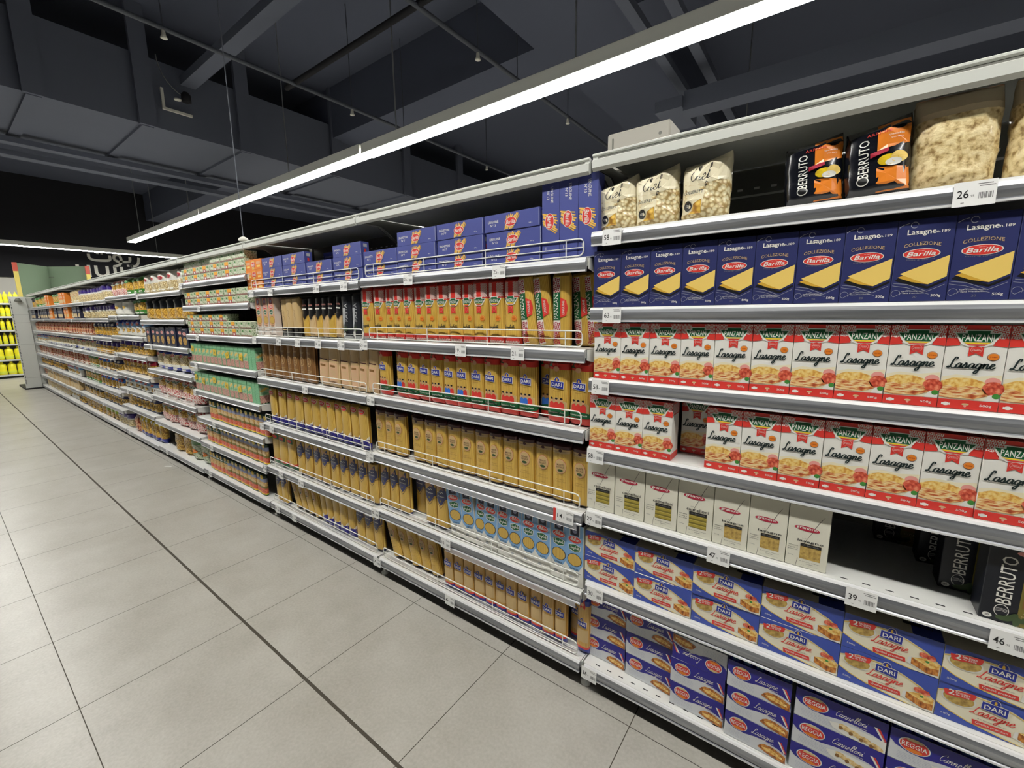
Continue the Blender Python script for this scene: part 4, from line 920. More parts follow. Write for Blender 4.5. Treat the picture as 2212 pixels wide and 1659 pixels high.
def berruto_art(k, b, T, q):
    b.poly(q([(.5, .06), (.97, .06), (.97, .34), (.5, .4)]), F('orange'), 1); b.poly(q([(.5, .62), (.97, .66), (.97, .96), (.5, .96)]), F('orange'), 1)
    b.text('BERRUTO', *T(.3, .47), k.h*.52, W, 3, h=k.w*.16, bold=.012, rot=PI/2); b.ell(*T(.3, .78), k.w*.09, k.h*.065, W, 2); b.ell(*T(.3, .78), k.w*.075, k.h*.05, F('dark'), 3)
    b.poly(q([(.4, .42), (.66, .38), (.66, .43), (.4, .48)]), P('crimson'), 3); b.text('ARRIGHI', *T(.52, .165), k.w*.36, P('red'), 3, h=.006); b.text('le specialita', *T(.74, .22), k.w*.3, W, 3, h=.005); b.text('di grano duro', *T(.74, .26), k.w*.28, W, 3, h=.004)
    b.ell(*T(.66, .54), k.w*.15, k.h*.07, F('yellow'), 3); b.ell(*T(.82, .52), k.w*.12, k.h*.08, P('sheet'), 4); b.ell(*T(.74, .58), k.w*.12, k.h*.05, W, 5)
def flake_art(k, b, T, q):
    b.rect(*T(.04, .02), *T(.96, -.0), F('peach'), 1)

# ------------------------------------------------------------------ stocking the nearest bay
def stack_word(i, n): return {1: '', 2: ('lower', 'upper')[i] if i < 2 else '', 3: ('bottom', 'middle', 'top')[i] if i < 3 else ''}[n]
S0 = SHELF[0]; CB = 'pasta box'; CP = 'pasta pack'; CG = 'pasta bag'
lz = lasagne_navy()
for i in range(13):
    put(lz, -.391-.0497-.0992*i, -.055+R.uniform(-.002, .001), S0[1], '%s navy lasagne box from the left in the row above the 63 tag' % nth(i), CB, 'navy lasagne boxes', turn=R.uniform(-.008, .008))
lr = lasagne_red()
for i in range(13):
    put(lr, -.398-.0499-.0998*i, -.055+R.uniform(-.002, .001), S0[2], '%s red and white lasagne box from the left in the upper, unbroken row' % nth(i), CB, 'red and white lasagne boxes', turn=R.uniform(-.008, .008))
for i in range(3):
    put(lr, -.387-.0495-.0992*i, -.055, S0[3], '%s red and white lasagne box left of the gap in the lower row' % nth(i), CB, 'red and white lasagne boxes', turn=R.uniform(-.006, .006))
put(lr, -.732, -.175, S0[3], 'red and white lasagne box pushed back in the shaded gap of the lower row', CB, 'red and white lasagne boxes')
for i in range(9):
    put(lr, -.788-.0499-.0998*i, -.055+R.uniform(-.003, .001), S0[3], '%s red and white lasagne box right of the gap in the lower row' % nth(i), CB, 'red and white lasagne boxes', turn=R.uniform(-.01, .01))
ct = cream_box('cannelloni', .109, .216, .085, True); cl = cream_box('lasagne', .0985, .188, .075, False)
for i in range(4): put(ct, -.378-.056-.1118*i, -.06, S0[4], '%s tall cream cannelloni box from the left above the 29 tag' % nth(i), CB, 'cream cannelloni boxes')
for i in range(3): put(cl, -.825-.0505-.1003*i, -.058, S0[4], '%s cream lasagne box from the left, before the empty stretch of shelf' % nth(i), CB, 'cream lasagne boxes')
bb = berruto_box()
put(bb, -1.484, -.063, S0[4], 'black and olive lasagne box at the shelf front above the 46 tag', CB, 'black and olive lasagne boxes')
put(bb, -1.605, -.063, S0[4], 'black and olive lasagne box right of the one above the 46 tag', CB, 'black and olive lasagne boxes')
put(bb, -1.428, -.166, S0[4], 'black and olive lasagne box standing halfway back in the empty shelf', CB, 'black and olive lasagne boxes')
put(bb, -1.40, -.29, S0[4], 'black and olive lasagne box behind the one halfway back in the empty shelf', CB, 'black and olive lasagne boxes')
put(bb, -1.31, -.385, S0[4], 'black and olive lasagne box against the back of the empty shelf', CB, 'black and olive lasagne boxes')
lb = lasagne_blue()
for i in range(6):
    for j in range(2):
        put(lb, -.373-.1005-.2015*i, -.062+R.uniform(-.003, .001), S0[5]+.1035*j, '%s blue and cream lasagne box from the left, %s row, above the 30 tag' % (nth(i), stack_word(j, 2)), CB, 'blue and cream lasagne boxes', turn=R.uniform(-.008, .008))
rl = reggia_box('Lasagne', .176, .094, .1); rc = reggia_box('Cannelloni', .212, .094, .1)
for i, (x, y) in enumerate(((-.449, -.1), (-.629, -.092), (-.81, -.065), (-.992, -.052))):
    for j in range(3):
        flip = i == 2 and j == 2
        put(rl, x+R.uniform(-.002, .002), y, S0[6]+.0945*j+(.094 if flip else 0), '%s blue and silver lasagne box of the %s stack on the bottom shelf%s' % (stack_word(j, 3), nth(i), ', upside down' if flip else ''), CB, 'blue and silver lasagne boxes', lean=PI if flip else 0, turn=R.uniform(-.01, .01))
for i in range(3):
    for j in range(3):
        put(rc, -1.195-.217*i, -.056, S0[6]+.0945*j, '%s blue and silver cannelloni box of the %s stack on the bottom shelf' % (stack_word(j, 3), nth(i)), CB, 'blue and silver cannelloni boxes', turn=R.uniform(-.008, .008))
chef = bag(.138, .165, .085, [(.62, MATS['shells']), (1, F('cream'))], chef_art, 3, rough=.12, peak=.02, hi=.87)
for i, (x, s) in enumerate(((-.462, .96), (-.59, 1.0), (-.729, 1.04))):
    put(chef, x, -.075, S0[0], '%s cream headed bag of ribbon pasta from the left above the 58 tag' % nth(i), CG, 'cream headed pasta bags', lean=R.uniform(-.05, .03), turn=R.uniform(-.15, .1), sz=s)
ber = bag(.128, .16, .07, [(1, F('navyblack'))], berruto_art, 5, rough=.14, peak=.012, hi=.88)
for i, (x, y) in enumerate(((-1.01, -.08), (-1.135, -.075))):
    put(ber, x, y, S0[0], 'black and orange pasta bag on the top shelf, %s one of two at the front' % ('left', 'right')[i], CG, 'black and orange pasta bags', lean=-.06, turn=.1-.15*i, sz=1+.06*i)
put(ber, -1.165, -.17, S0[0], 'black and orange pasta bag mostly hidden behind the other two', CG, 'black and orange pasta bags', lean=-.1)
fl = bag(.15, .215, .1, [(.74, MATS['flakes']), (1, MATS['film_haze'] if 'film_haze' in MATS else mat('film_haze', (196, 180, 150), .2, coat=.5))], flake_art, 8, rough=.13, hi=.8)
put(fl, -1.268, -.08, S0[0], 'big clear bag of pale pasta flakes above the 26 tag', CG, 'big clear bags'); put(fl, -1.435, -.085, S0[0], 'big clear bag of pale pasta flakes at the right end of the top shelf', CG, 'big clear bags', turn=.1)

# ------------------------------------------------------------------ the second and third bays
def packs(prs, edges, z, wn, lab, grp, cat=CP, y=-.078, lean=0.0, h=None):
    """One pack between each pair of edges; what shows only a narrow strip stands further back."""
    n = len(edges)-1
    for i in range(n):
        a, c = edges[i], edges[i+1]; wd = a-c; pr = prs[i % len(prs)] if isinstance(prs, list) else prs
        back = wd < wn*.78
        s = 1.0 if back else min(1.12, max(.82, wd/wn*.985))
        yy = y-.056 if back else y+R.uniform(-.006, .004)
        t = lean[i % len(lean)] if isinstance(lean, (list, tuple)) else lean
        dx = 0.5*(h or 0.26)*math.sin(t)
        put(pr, (a+c)/2+dx, yy, z, lab % nth(i), cat, grp, sx=s, lean=t+R.uniform(-.008, .008), turn=R.uniform(-.04, .04))
S1, S2 = SHELF[1], SHELF[2]
bx = {k: long_box(*k) for k in (('SPAGHETTI', 'N°5'), ('SPAGHETTONI', 'N°7'), ('LINGUINE', 'N°13'), ('ANGEL HAIR', 'N°1'))}
upr = long_box('LINGUINE', 'N°13', .278, .074, .05)
def column(key, x, z, n, what, y=-.062):
    for j in range(n): put(bx[key], x+R.uniform(-.003, .003), y+R.uniform(-.003, .002), z+.0665*j, '%s blue %s' % (stack_word(j, 3) if n == 3 else stack_word(j, 2), what), CB, 'long blue spaghetti boxes', turn=R.uniform(-.01, .01))
column(('LINGUINE', 'N°13'), -.032, S1[0], 3, 'linguine box of the lying stack beside the three upright boxes')
column(('SPAGHETTONI', 'N°7'), .25, S1[0], 3, 'spaghettoni box of the stack left of the linguine stack')
column(('SPAGHETTONI', 'N°7'), .528, S1[0], 3, 'spaghettoni box of the second stack left of the linguine')
column(('SPAGHETTI', 'N°5'), .802, S1[0], 2, 'long box of the low pair at the second bay left end')
column(('SPAGHETTI', 'N°5'), 1.085, S2[0], 3, 'long box of the stack at the third bay right end')
column(('SPAGHETTI', 'N°5'), 1.375, S2[0], 2, 'long box of the low pair inside the third bay')
column(('ANGEL HAIR', 'N°1'), 1.66, S2[0], 3, 'long box of the middle stack in the third bay')
column(('ANGEL HAIR', 'N°1'), 1.94, S2[0], 3, 'long box of the stack right of the orange boxes')
for j in range(3): put(bx[('SPAGHETTI', 'N°5')], 1.37, -.2, S2[0]+.0665*j, '%s blue long box behind the low pair in the third bay' % stack_word(j, 3), CB, 'long blue spaghetti boxes', turn=PI/2*.12)
for i in range(3): put(upr, -.211-.0757*i+.037, -.062, S1[0]+.139, '%s blue linguine box standing upright on the second bay top shelf' % nth(i), CB, 'upright blue linguine boxes', lean=PI/2)
ob = orange_box()
for j in range(3): put(ob, 2.205, -.062, S2[0]+.0685*j, '%s orange pasta box at the left of the third bay top shelf' % stack_word(j, 3), CB, 'orange pasta boxes', turn=R.uniform(-.01, .01))

packs(pack_redtop(), [1.015, .905, .8, .732, .66, .583, .497, .42, .338, .26, .19, .108, .026, -.056], S1[1], .08, '%s red topped spaghetti pack from the left on the second bay second shelf', 'red topped spaghetti packs', y=-.07)
packs(pack_linguine(), [-.06, -.135, -.208, -.282, -.334, -.385], S1[1], .075, '%s red checked linguine pack from the left, right of the red topped spaghetti', 'red checked linguine packs', y=-.07, lean=(-.1, -.12, -.02, -.08, -.1), h=.2)
packs([pack_dari(False), pack_dari(True), pack_dari(True), pack_dari(False), pack_dari(False)], [.886, .8, .74, .651, .572, .484, .397, .309, .225, .141, .055, -.041, -.13, -.19, -.285, -.375], S1[2], .086, '%s red and gold spaghetti pack with sportsmen from the left, second bay', 'red and gold spaghetti packs', y=-.072, lean=(0, 0, .05, .06, .06, 0, 0, 0, 0, 0, 0, 0, 0, .03, .02))
bc = pack_browncap()
packs(bc, [.955, .869, .784, .699, .642, .552, .467, .391, .299, .212, .122, .05, -.035, -.124, -.21, -.297, -.38], S1[3], .086, '%s brown capped spaghetti pack from the left on the second bay fourth shelf', 'brown capped spaghetti packs', y=-.075)
nt = pack_navytop()
packs(nt, [.95, .87, .79, .7, .635, .57, .485, .405], S1[4], .084, '%s navy topped spaghetti pack from the left, second bay fifth shelf', 'navy topped spaghetti packs', y=-.078, lean=(.03, .02, 0, 0, .02, .01, 0))
sb = slim_box(P('white'), P('sky'))
packs(sb, [.375, .29, .21, .15, .075, .003, -.066, -.138, -.213, -.29, -.365], S1[4], .075, '%s pale blue spaghetti box from the left on the second bay fifth shelf', 'pale blue spaghetti boxes', y=-.066, cat=CB, lean=(-.12, -.1, .08, .05, 0, 0, 0, 0, 0, 0), h=.2)
packs(bc, [.9, .815, .735, .65, .57, .5, .44], S1[5], .086, '%s leaning brown capped pack on the second bay bottom shelf', 'leaning brown capped packs', y=-.085, lean=(-.3, -.28, -.22, -.2, -.16, -.05), h=.2)
packs(pack_goldlow(), [.44, .375, .31, .24, .17, .105, .04, -.025, -.092, -.16, -.225, -.28, -.33, -.385], S1[5], .068, '%s gold and blue spaghetti pack from the left, second bay bottom shelf', 'gold and blue spaghetti packs', y=-.075)

sp = slim_box(P('peachwhite') if 'card_peachwhite' in MATS else mat('card_peachwhite', (226, 214, 204), .4), P('peach'))
for i, (x, yy) in enumerate(((2.215, -.07), (2.125, -.075), (2.02, -.068), (1.945, -.12))): put(sp, x, yy, S2[1], '%s pink and white spaghetti box from the left, third bay' % nth(i), CB, 'pink and white spaghetti boxes', turn=R.uniform(-.05, .05))
packs(kraft_sleeve(), [1.905, 1.825, 1.745, 1.67], S2[1], .076, '%s plain kraft spaghetti sleeve from the left, third bay', 'kraft spaghetti sleeves', y=-.07)
packs([pack_blacktop(22), pack_blacktop(23, 'strands_pale')], [1.66, 1.58, 1.5, 1.42, 1.35, 1.28, 1.21], S2[1], .075, '%s black topped spaghetti pack from the left, third bay', 'black topped spaghetti packs', lean=(0, 0, 0, .03, .05, .1), h=.2)
packs(pack_greyblack(), [1.2, 1.11, 1.03, .94], S2[1], .095, '%s charcoal and grey pasta pack, third bay second shelf right end', 'charcoal pasta packs', y=-.075)
packs(pack_plain(MATS['strands_brown'], F('brown'), 25), [2.27, 2.17, 2.08, 1.995, 1.91, 1.825, 1.74, 1.65, 1.56], S2[2], .088, '%s brown wholewheat spaghetti pack from the left, third bay', 'wholewheat spaghetti packs', y=-.08, lean=(0, 0, 0, 0, .02, .02, .04, .06))
packs(pack_pale(26), [1.5, 1.385, 1.27, 1.17, 1.07, .985, .9], S2[2], .1, '%s pale clear spaghetti pack from the left, third bay third shelf', 'pale clear spaghetti packs', y=-.075, lean=(.1, .08, .03, .0, .06, .08))
packs(pack_blueflame(), [2.25, 2.1, 1.98, 1.86, 1.74, 1.64, 1.545, 1.45, 1.365, 1.285, 1.2, 1.11, 1.02], S2[3], .088, '%s blue based spaghetti pack from the left, third bay fourth shelf', 'blue based spaghetti packs', lean=(0, .1, .12, .1, .02, 0, 0, 0, 0, 0, 0, 0), y=-.072)
packs(pack_greenred(), [2.27, 2.15, 2.04, 1.93], S2[4], .105, '%s green and red based spaghetti pack, third bay fifth shelf', 'green based spaghetti packs', lean=(.04, .06, .02))
packs(nt, [1.9, 1.79, 1.68, 1.58, 1.47, 1.37, 1.27, 1.17, 1.07, .965], S2[4], .092, '%s navy topped spaghetti pack from the left, third bay fifth shelf', 'navy topped spaghetti packs', lean=(0, .08, .08, .06, .03, 0, 0, 0, 0))
packs(nt, [2.27, 2.18, 2.09], S2[5], .086, '%s navy topped spaghetti pack at the left of the third bay bottom shelf', 'navy topped spaghetti packs')
packs(bc, [2.02, 1.93, 1.84, 1.75, 1.67], S2[5], .086, '%s gold spaghetti pack leaning right, third bay bottom shelf', 'leaning gold packs', lean=(-.3, -.3, -.28, -.26), y=-.085, h=.2)
packs(pack_blueflame(), [1.64, 1.56, 1.48, 1.4, 1.32, 1.24], S2[5], .082, '%s blue based spaghetti pack from the left, third bay bottom shelf', 'blue based spaghetti packs', lean=(-.16, -.1, -.06, 0, 0), h=.2)
packs(nt, [1.23, 1.14, 1.05, .965], S2[5], .086, '%s navy topped spaghetti pack at the right of the third bay bottom shelf', 'navy topped spaghetti packs', lean=(0, 0, -.04))

# ------------------------------------------------------------------ the fourth bay
S3 = SHELF[3]
def leafy_pack(label=True):
    w, h, d = .205, .056, .09; b = MB(); b.box(-w/2, w/2, 0, d, 0, h, MATS['leafy_print'], .003); T = lambda x, y: ((x-.5)*w, (1-y)*h)
    b.rect(*T(.02, .97), *T(.98, .82), P('rosebrown') if 'card_rosebrown' in MATS else mat('card_rosebrown', (150, 104, 92), .4), 1); b.ell(*T(.2, .3), .014, .007, P('leaf'), 2); b.ell(*T(.82, .3), .014, .007, P('leaf'), 2)
    if label: b.rect(*T(.34, .52), *T(.66, .08), P('amber'), 3); b.rect(*T(.38, .97), *T(.63, .52), P('crimson'), 3); b.rect(*T(.44, .9), *T(.57, .62), W, 4)
    for a, y in ((.08, .55), (.7, .62)): b.rect(*T(a, y+.08), *T(a+.2, y), W, 2)
    return proto('stock_cube_box', [('stock_cube_box', b)])
lp, lq = leafy_pack(), leafy_pack(False)
for si, rows in ((0, 3), (1, 2), (2, 3)):
    for c in range(6):
        for j in range(rows):
            if si == 2 and j == 2 and c > 3: continue
            x = 3.49-.213*c; up = si == 0 and j == 2
            put(lq if up or c == 5 else lp, x+R.uniform(-.004, .004), -.058-(.02 if up and c < 3 else 0), S3[si]+.057*j, '%s small leaf green box from the left, %s row, %s shelf of the fourth bay' % (nth(c), stack_word(j, rows), LEVEL[8][si]), 'stock box', 'small leaf green boxes', turn=(PI/2 if False else 0)+R.uniform(-.015, .015))
def mint_box():
    w, h, d = .078, .166, .06; b = MB(); b.box(-w/2, w/2, 0, d, 0, h, MATS['mint_print'], .0012); T = lambda x, y: ((x-.5)*w, (1-y)*h); q = lambda p: [T(*a) for a in p]
    b.rect(*T(.04, .97), *T(.96, .62), MATS['rosy_print'], 1); b.rect(*T(.04, .62), *T(.96, .24), P('mintpale') if 'card_mintpale' in MATS else mat('card_mintpale', (176, 208, 166), .4), 1); b.poly(q([(.06, .4), (.6, .26), (.9, .3), (.3, .46)]), P('sheet'), 2); b.poly(q([(.1, .56), (.5, .46), (.9, .5), (.5, .6)]), P('mint'), 2)
    for x in (.15, .45, .72): b.rect(*T(x, .995), *T(x+.1, .955), P('dark'), 2)
    b.rect(*T(.0, .215), *T(1, .2), P('leaf'), 2)
    return proto('soup_box', [('soup_box', b)])
mb_ = mint_box()
ys = MB(); ys.box(-.03, .03, -.0012, 0, -.024, .024, F('yellow')); ys.map = lambda u, v, l: (u, -.0012-.0003*l, v); ys.text('-20', 0, 0, .028, P('dark'), 1, bold=.02)
ysp = proto('promotion_sticker', [('promotion_sticker', ys)])
for si, stick in ((3, ((0, .11), (6, .1), (9, .085), (12, .08))), (4, ((0, .11), (2, .085), (5, .115), (8, .085), (11, .08)))):
    for i in range(14):
        put(mb_, 3.56-.083*i, -.058+R.uniform(-.003, .001), S3[si], '%s mint green carton from the left, %s shelf of the fourth bay' % (nth(i), LEVEL[8][si]), 'soup box', 'mint green cartons')
    for i in range(2): put(mb_, 2.395-.064*i, -.1, S3[si], 'mint green carton turned side on, %s of two, %s shelf of the fourth bay' % (('left', 'right')[i], LEVEL[8][si]), 'soup box', 'mint green cartons', turn=PI/2)
    for i, zz in stick: put(ysp, 3.56-.083*i, -.0552, S3[si]+zz, 'yellow sticker on the %s mint green carton, %s shelf of the fourth bay' % (nth(i), LEVEL[8][si]), 'sticker', 'yellow promotion stickers', lean=R.uniform(-.3, .3))
def soup_packet(first=False):
    k = Pack(.078, .17, .03, [(.05, F('green')), (.11, F('yellow')), (.34, MATS['tomato_print']), (.46, MATS['bean_print'] if first else P('olive')), (.66, MATS['bean_print']), (.84, P('greyblue') if not first else F('green')), (1, F('greendark') if 'film_greendark' in MATS else mat('film_greendark', (22, 54, 36), .3, coat=.3))], lo=.04, hi=.96, seed=31, sq=4); b = k.body; T, q = k.T, k.q
    b.ell(*T(.5, .11), .022, .016, F('yellow'), 3); b.text('PROMO', *T(.5, .11), .026, P('dark'), 4, h=.006)
    if first: b.rect(*T(.1, .25), *T(.9, .21), W, 3)
    else: b.poly(q([(.05, .45), (.5, .36), (.95, .48), (.95, .55), (.05, .55)]), P('tan'), 2)
    return k.done('soup_packet')
sa, sc_ = soup_packet(True), soup_packet()
for si, nn, sh in ((5, 14, .22), (6, 15, .06), (7, 14, .06)):
    for i in range(nn):
        put(sa if i < (2, 4, 5)[si-5] else sc_, 3.56-sh-.0805*i, -.068+R.uniform(-.004, .004), S3[si], '%s green and red soup packet from the left, %s shelf of the fourth bay' % (nth(i), LEVEL[8][si]), 'soup packet', 'green and red soup packets', turn=R.uniform(-.06, .06))

# ------------------------------------------------------------------ the far bays
SH, SG, CK = MATS['shells'], MATS['shells_gold'], MATS['checker_red']
def label_art(col, ring, y=.35, word='pasta'):
    def art(k, b, T, q):
        b.ell(*T(.5, y), k.w*.3, k.h*.09, P(col), 2); b.ell(*T(.5, y), k.w*.26, k.h*.07, P(ring), 3); b.text(word, *T(.5, y), k.w*.36, W, 4, h=k.h*.05, bold=.01)
        b.rect(*T(.2, .9), *T(.8, .84), P('white'), 2)
    return art
def oval_art(k, b, T, q):
    b.ell(*T(.5, .66), k.w*.3, k.h*.13, P('navydark'), 2); b.ell(*T(.5, .66), k.w*.27, k.h*.115, SG, 3); b.ell(*T(.5, .3), k.w*.24, k.h*.07, P('red'), 3); b.text('pasta', *T(.5, .3), k.w*.3, W, 4)
def word_art(k, b, T, q):
    b.text('PATES', *T(.5, .52), k.w*.6, P('ink'), 2, bold=.03); b.rect(*T(.2, .7), *T(.8, .62), P('gold'), 2); b.ell(*T(.5, .18), k.w*.2, k.h*.06, P('white'), 2)
def check_art(k, b, T, q):
    B = lambda x, y: T(.12+.76*x, .2+.14*y); panzani_badge(b, B, k.w*.76, 2)
BG = {
 'cream headed': bag(.2, .25, .12, [(.5, SH), (1, F('white'))], label_art('red', 'crimson', .32), 41, rough=.16),
 'dark headed': bag(.17, .24, .1, [(.5, SG), (1, F('charcoal'))], None, 42, rough=.14),
 'blue and white': bag(.19, .23, .1, [(.55, F('white')), (.75, F('sky')), (1, F('royal'))], oval_art, 43),
 'purple topped': bag(.17, .2, .09, [(.62, SG), (1, F('purple'))], word_art, 44),
 'crimson topped': bag(.15, .2, .09, [(.72, SG), (1, F('crimson'))], word_art, 45),
 'navy topped': bag(.17, .2, .09, [(.12, F('navy')), (.68, SG), (1, F('navy'))], word_art, 46),
 'red checked': bag(.22, .235, .13, [(.42, CK), (.72, SG), (1, CK)], check_art, 47, rough=.18),
 'bright blue topped': bag(.17, .2, .09, [(.12, F('royal')), (.62, SG), (1, F('bright'))], label_art('red', 'crimson', .2), 48),
 'green and gold': bag(.19, .21, .1, [(.26, F('leaf')), (.72, SG), (1, F('leaf'))], label_art('green', 'leaf', .22), 49),
 'rust patterned': bag(.18, .2, .1, [(1, MATS['busy_print'])], label_art('cream', 'red', .35), 50),
 'blue based': bag(.21, .23, .11, [(.18, F('royal')), (.32, F('white')), (.8, SH), (1, F('royal'))], label_art('white', 'red', .24), 51, rough=.16),
 'violet headed': bag(.16, .2, .09, [(.5, SH), (.6, F('white')), (1, F('purple'))], None, 52, rough=.16),
 'lime': bag(.18, .18, .1, [(.5, SG), (1, F('lime'))], None, 53),
 'tan': bag(.18, .2, .1, [(1, MATS['flakes'])], label_art('peach', 'tan', .4), 54),
 'gold shell': bag(.22, .22, .13, [(.9, SG), (1, F('tan'))], None, 55, rough=.18),
 'leafy green': bag(.22, .23, .12, [(.7, MATS['leafy_print']), (1, F('leaf'))], label_art('orange', 'tomato_print' if False else 'orange', .6), 56, rough=.16),
 'white': bag(.2, .2, .12, [(1, F('white'))], label_art('yellow', 'gold', .5), 57),
 'yellow topped': bag(.17, .25, .08, [(.2, F('royal')), (.72, SG), (1, F('yellow'))], word_art, 58),
}
def dark_box():
    w, h, d = .15, .185, .07; b = MB(); b.box(-w/2, w/2, 0, d, 0, h, P('navydark'), .0012); win = MB(); T = lambda x, y: ((x-.5)*w, (1-y)*h)
    b.ell(*T(.5, .3), .042, .016, W, 1); b.ell(*T(.5, .3), .039, .0135, RD, 2); b.text('Barilla', *T(.5, .3), .06, W, 3, bold=.02); b.rect(*T(.25, .1), *T(.75, .07), P('lgrey'), 1); b.rect(*T(.2, .97), *T(.8, .95), P('grey'), 1)
    win.ell(*T(.5, .68), .042, .038, P('gold'), 1); win.ell(*T(.5, .68), .039, .035, MATS['shells_gold'], 2)
    r = empty('pasta_box', link=False); return Proto(r, [(b.build('carton', None, False), []), (win.build('window', None, False), [])])
db = dark_box()
def carton(col, ink, letters):
    w, h, d = .17, .19, .08; b = MB(); b.box(-w/2, w/2, 0, d, 0, h, P(col), .0012); T = lambda x, y: ((x-.5)*w, (1-y)*h)
    b.text(letters, *T(.5, .4), w*.7, P(ink), 2, bold=.03); b.rect(*T(.1, .9), *T(.9, .6), P('tan'), 1); b.rect(*T(.1, .16), *T(.6, .1), P(ink), 1)
    return proto('pasta_box', [('pasta_box', b)])
oc, wc, nc = carton('orange', 'white', 'PASTA'), carton('kraft', 'dark', 'PASTA'), carton('navydark', 'lgrey', 'PASTA')
CT = {'orange carton': oc, 'kraft carton': wc, 'dark carton': nc, 'navy windowed carton': db}
def stock(k, i, kind, n, f0, f1, what=None, z=0.0, y=-.085, lean=0.0, sz=1.0):
    x1 = BAYX[k+1]-.02; L = 1.29; box_ = kind in CT; pr = CT[kind] if box_ else BG[kind]
    lv = LEVEL[len(SHELF[k])][i]
    for j in range(n):
        f = f0+(f1-f0)*(j+.5)/n
        nat = (.15 if kind.startswith('navy w') else .17) if box_ else pr.kids[0][0].dimensions.x
        s = min(1.1, max(.5, L*(f1-f0)/n/max(nat, .05)*(.93 if not box_ else .985)))
        lab = '%s %s %s, %s shelf, %s' % (nth(j), what or kind, '' if box_ else 'pasta bag', lv, BAYN[k])
        room = (SHELF[k][i-1] if i else 2.03)-SHELF[k][i]-.05      # clear of the shelf above
        put(pr, x1-L*f, (y if not box_ else -.06)+R.uniform(-.012, .006), SHELF[k][i]+z, ' '.join(lab.replace(' ,', ',').split()), CB if box_ else CG, '%s on the %s shelf of %s' % (what or kind, lv, BAYN[k]), sx=s, sz=min(sz*R.uniform(.96, 1.04), room/pr.h), lean=lean+R.uniform(-.04, .04), turn=R.uniform(-.12, .12) if not box_ else R.uniform(-.02, .02))
# fifth bay
stock(4, 0, 'cream headed', 5, .0, .98); stock(4, 1, 'dark headed', 6, .0, .98); stock(4, 2, 'navy windowed carton', 8, 0, .99); stock(4, 3, 'blue based', 5, .05, .99); stock(4, 4, 'red checked', 5, 0, .98); stock(4, 5, 'red checked', 5, 0, .98)
stock(4, 6, 'gold shell', 2, .25, .62); stock(4, 6, 'leafy green', 2, .62, 1.0)
# sixth bay
stock(5, 0, 'red checked', 3, .0, .55); stock(5, 0, 'green and gold', 3, .56, 1.0); stock(5, 1, 'white', 2, .05, .5); stock(5, 1, 'green and gold', 2, .68, 1.0); stock(5, 2, 'blue and white', 6, 0, 1); stock(5, 3, 'purple topped', 2, 0, .33); stock(5, 3, 'purple topped', 4, .42, .95, 'purple topped farther right')
stock(5, 4, 'crimson topped', 8, 0, 1); stock(5, 5, 'blue and white', 6, 0, .98); stock(5, 6, 'gold shell', 1, .0, .2, sz=.8); stock(5, 6, 'navy topped', 6, .2, .95, sz=.92); stock(5, 7, 'rust patterned', 1, .1, .3); stock(5, 7, 'yellow topped', 6, .3, .98)
# seventh to tenth bays
stock(6, 0, 'violet headed', 7, 0, 1); stock(6, 1, 'violet headed', 7, .05, 1); stock(6, 2, 'navy topped', 6, .1, 1); stock(6, 3, 'purple topped', 6, 0, 1); stock(6, 4, 'bright blue topped', 3, 0, .5); stock(6, 4, 'navy topped', 3, .5, 1); stock(6, 5, 'bright blue topped', 7, 0, 1); stock(6, 6, 'navy topped', 6, 0, .9); stock(6, 7, 'lime', 3, 0, .5); stock(6, 7, 'violet headed', 4, .5, 1)
stock(7, 0, 'tan', 3, .1, .6); stock(7, 0, 'violet headed', 3, .6, 1); stock(7, 1, 'cream headed', 2, 0, .3); stock(7, 1, 'dark carton', 3, .3, .65); stock(7, 1, 'violet headed', 3, .65, 1); stock(7, 2, 'rust patterned', 7, 0, 1); stock(7, 3, 'blue based', 6, 0, 1); stock(7, 4, 'rust patterned', 4, 0, .6); stock(7, 4, 'green and gold', 3, .6, 1); stock(7, 5, 'green and gold', 5, .2, 1); stock(7, 6, 'dark headed', 6, 0, .95); stock(7, 7, 'gold shell', 6, 0, 1)
stock(8, 0, 'green and gold', 3, 0, .5); stock(8, 0, 'orange carton', 3, .55, .95); stock(8, 1, 'dark carton', 5, 0, .7); stock(8, 1, 'orange carton', 2, .72, 1); stock(8, 2, 'rust patterned', 7, 0, 1); stock(8, 3, 'blue based', 6, 0, 1); stock(8, 4, 'rust patterned', 6, 0, 1); stock(8, 5, 'blue and white', 6, .1, 1); stock(8, 6, 'kraft carton', 6, 0, .95); stock(8, 7, 'white', 3, .1, .6); stock(8, 7, 'navy topped', 3, .6, 1)
stock(9, 0, 'green and gold', 4, 0, .5); stock(9, 0, 'orange carton', 3, .52, .85); stock(9, 1, 'dark carton', 5, 0, .65); stock(9, 1, 'orange carton', 2, .68, .95); stock(9, 2, 'rust patterned', 7, 0, 1); stock(9, 3, 'blue based', 6, 0, 1); stock(9, 4, 'rust patterned', 6, 0, 1); stock(9, 5, 'navy topped', 6, 0, .9); stock(9, 6, 'kraft carton', 6, 0, 1); stock(9, 7, 'tan', 6, 0, 1)
stock(10, 0, 'dark headed', 3, .1, .5); stock(10, 0, 'green and gold', 3, .5, 1); stock(10, 1, 'dark carton', 3, 0, .45); stock(10, 1, 'cream headed', 2, .45, .75); stock(10, 1, 'dark carton', 2, .78, 1, 'dark carton right of the cream bags'); stock(10, 2, 'rust patterned', 7, 0, 1); stock(10, 3, 'blue and white', 6, 0, 1); stock(10, 4, 'rust patterned', 6, 0, 1); stock(10, 5, 'navy topped', 6, 0, .9); stock(10, 6, 'rust patterned', 3, 0, .5); stock(10, 6, 'kraft carton', 3, .5, 1); stock(10, 7, 'tan', 5, .1, 1)

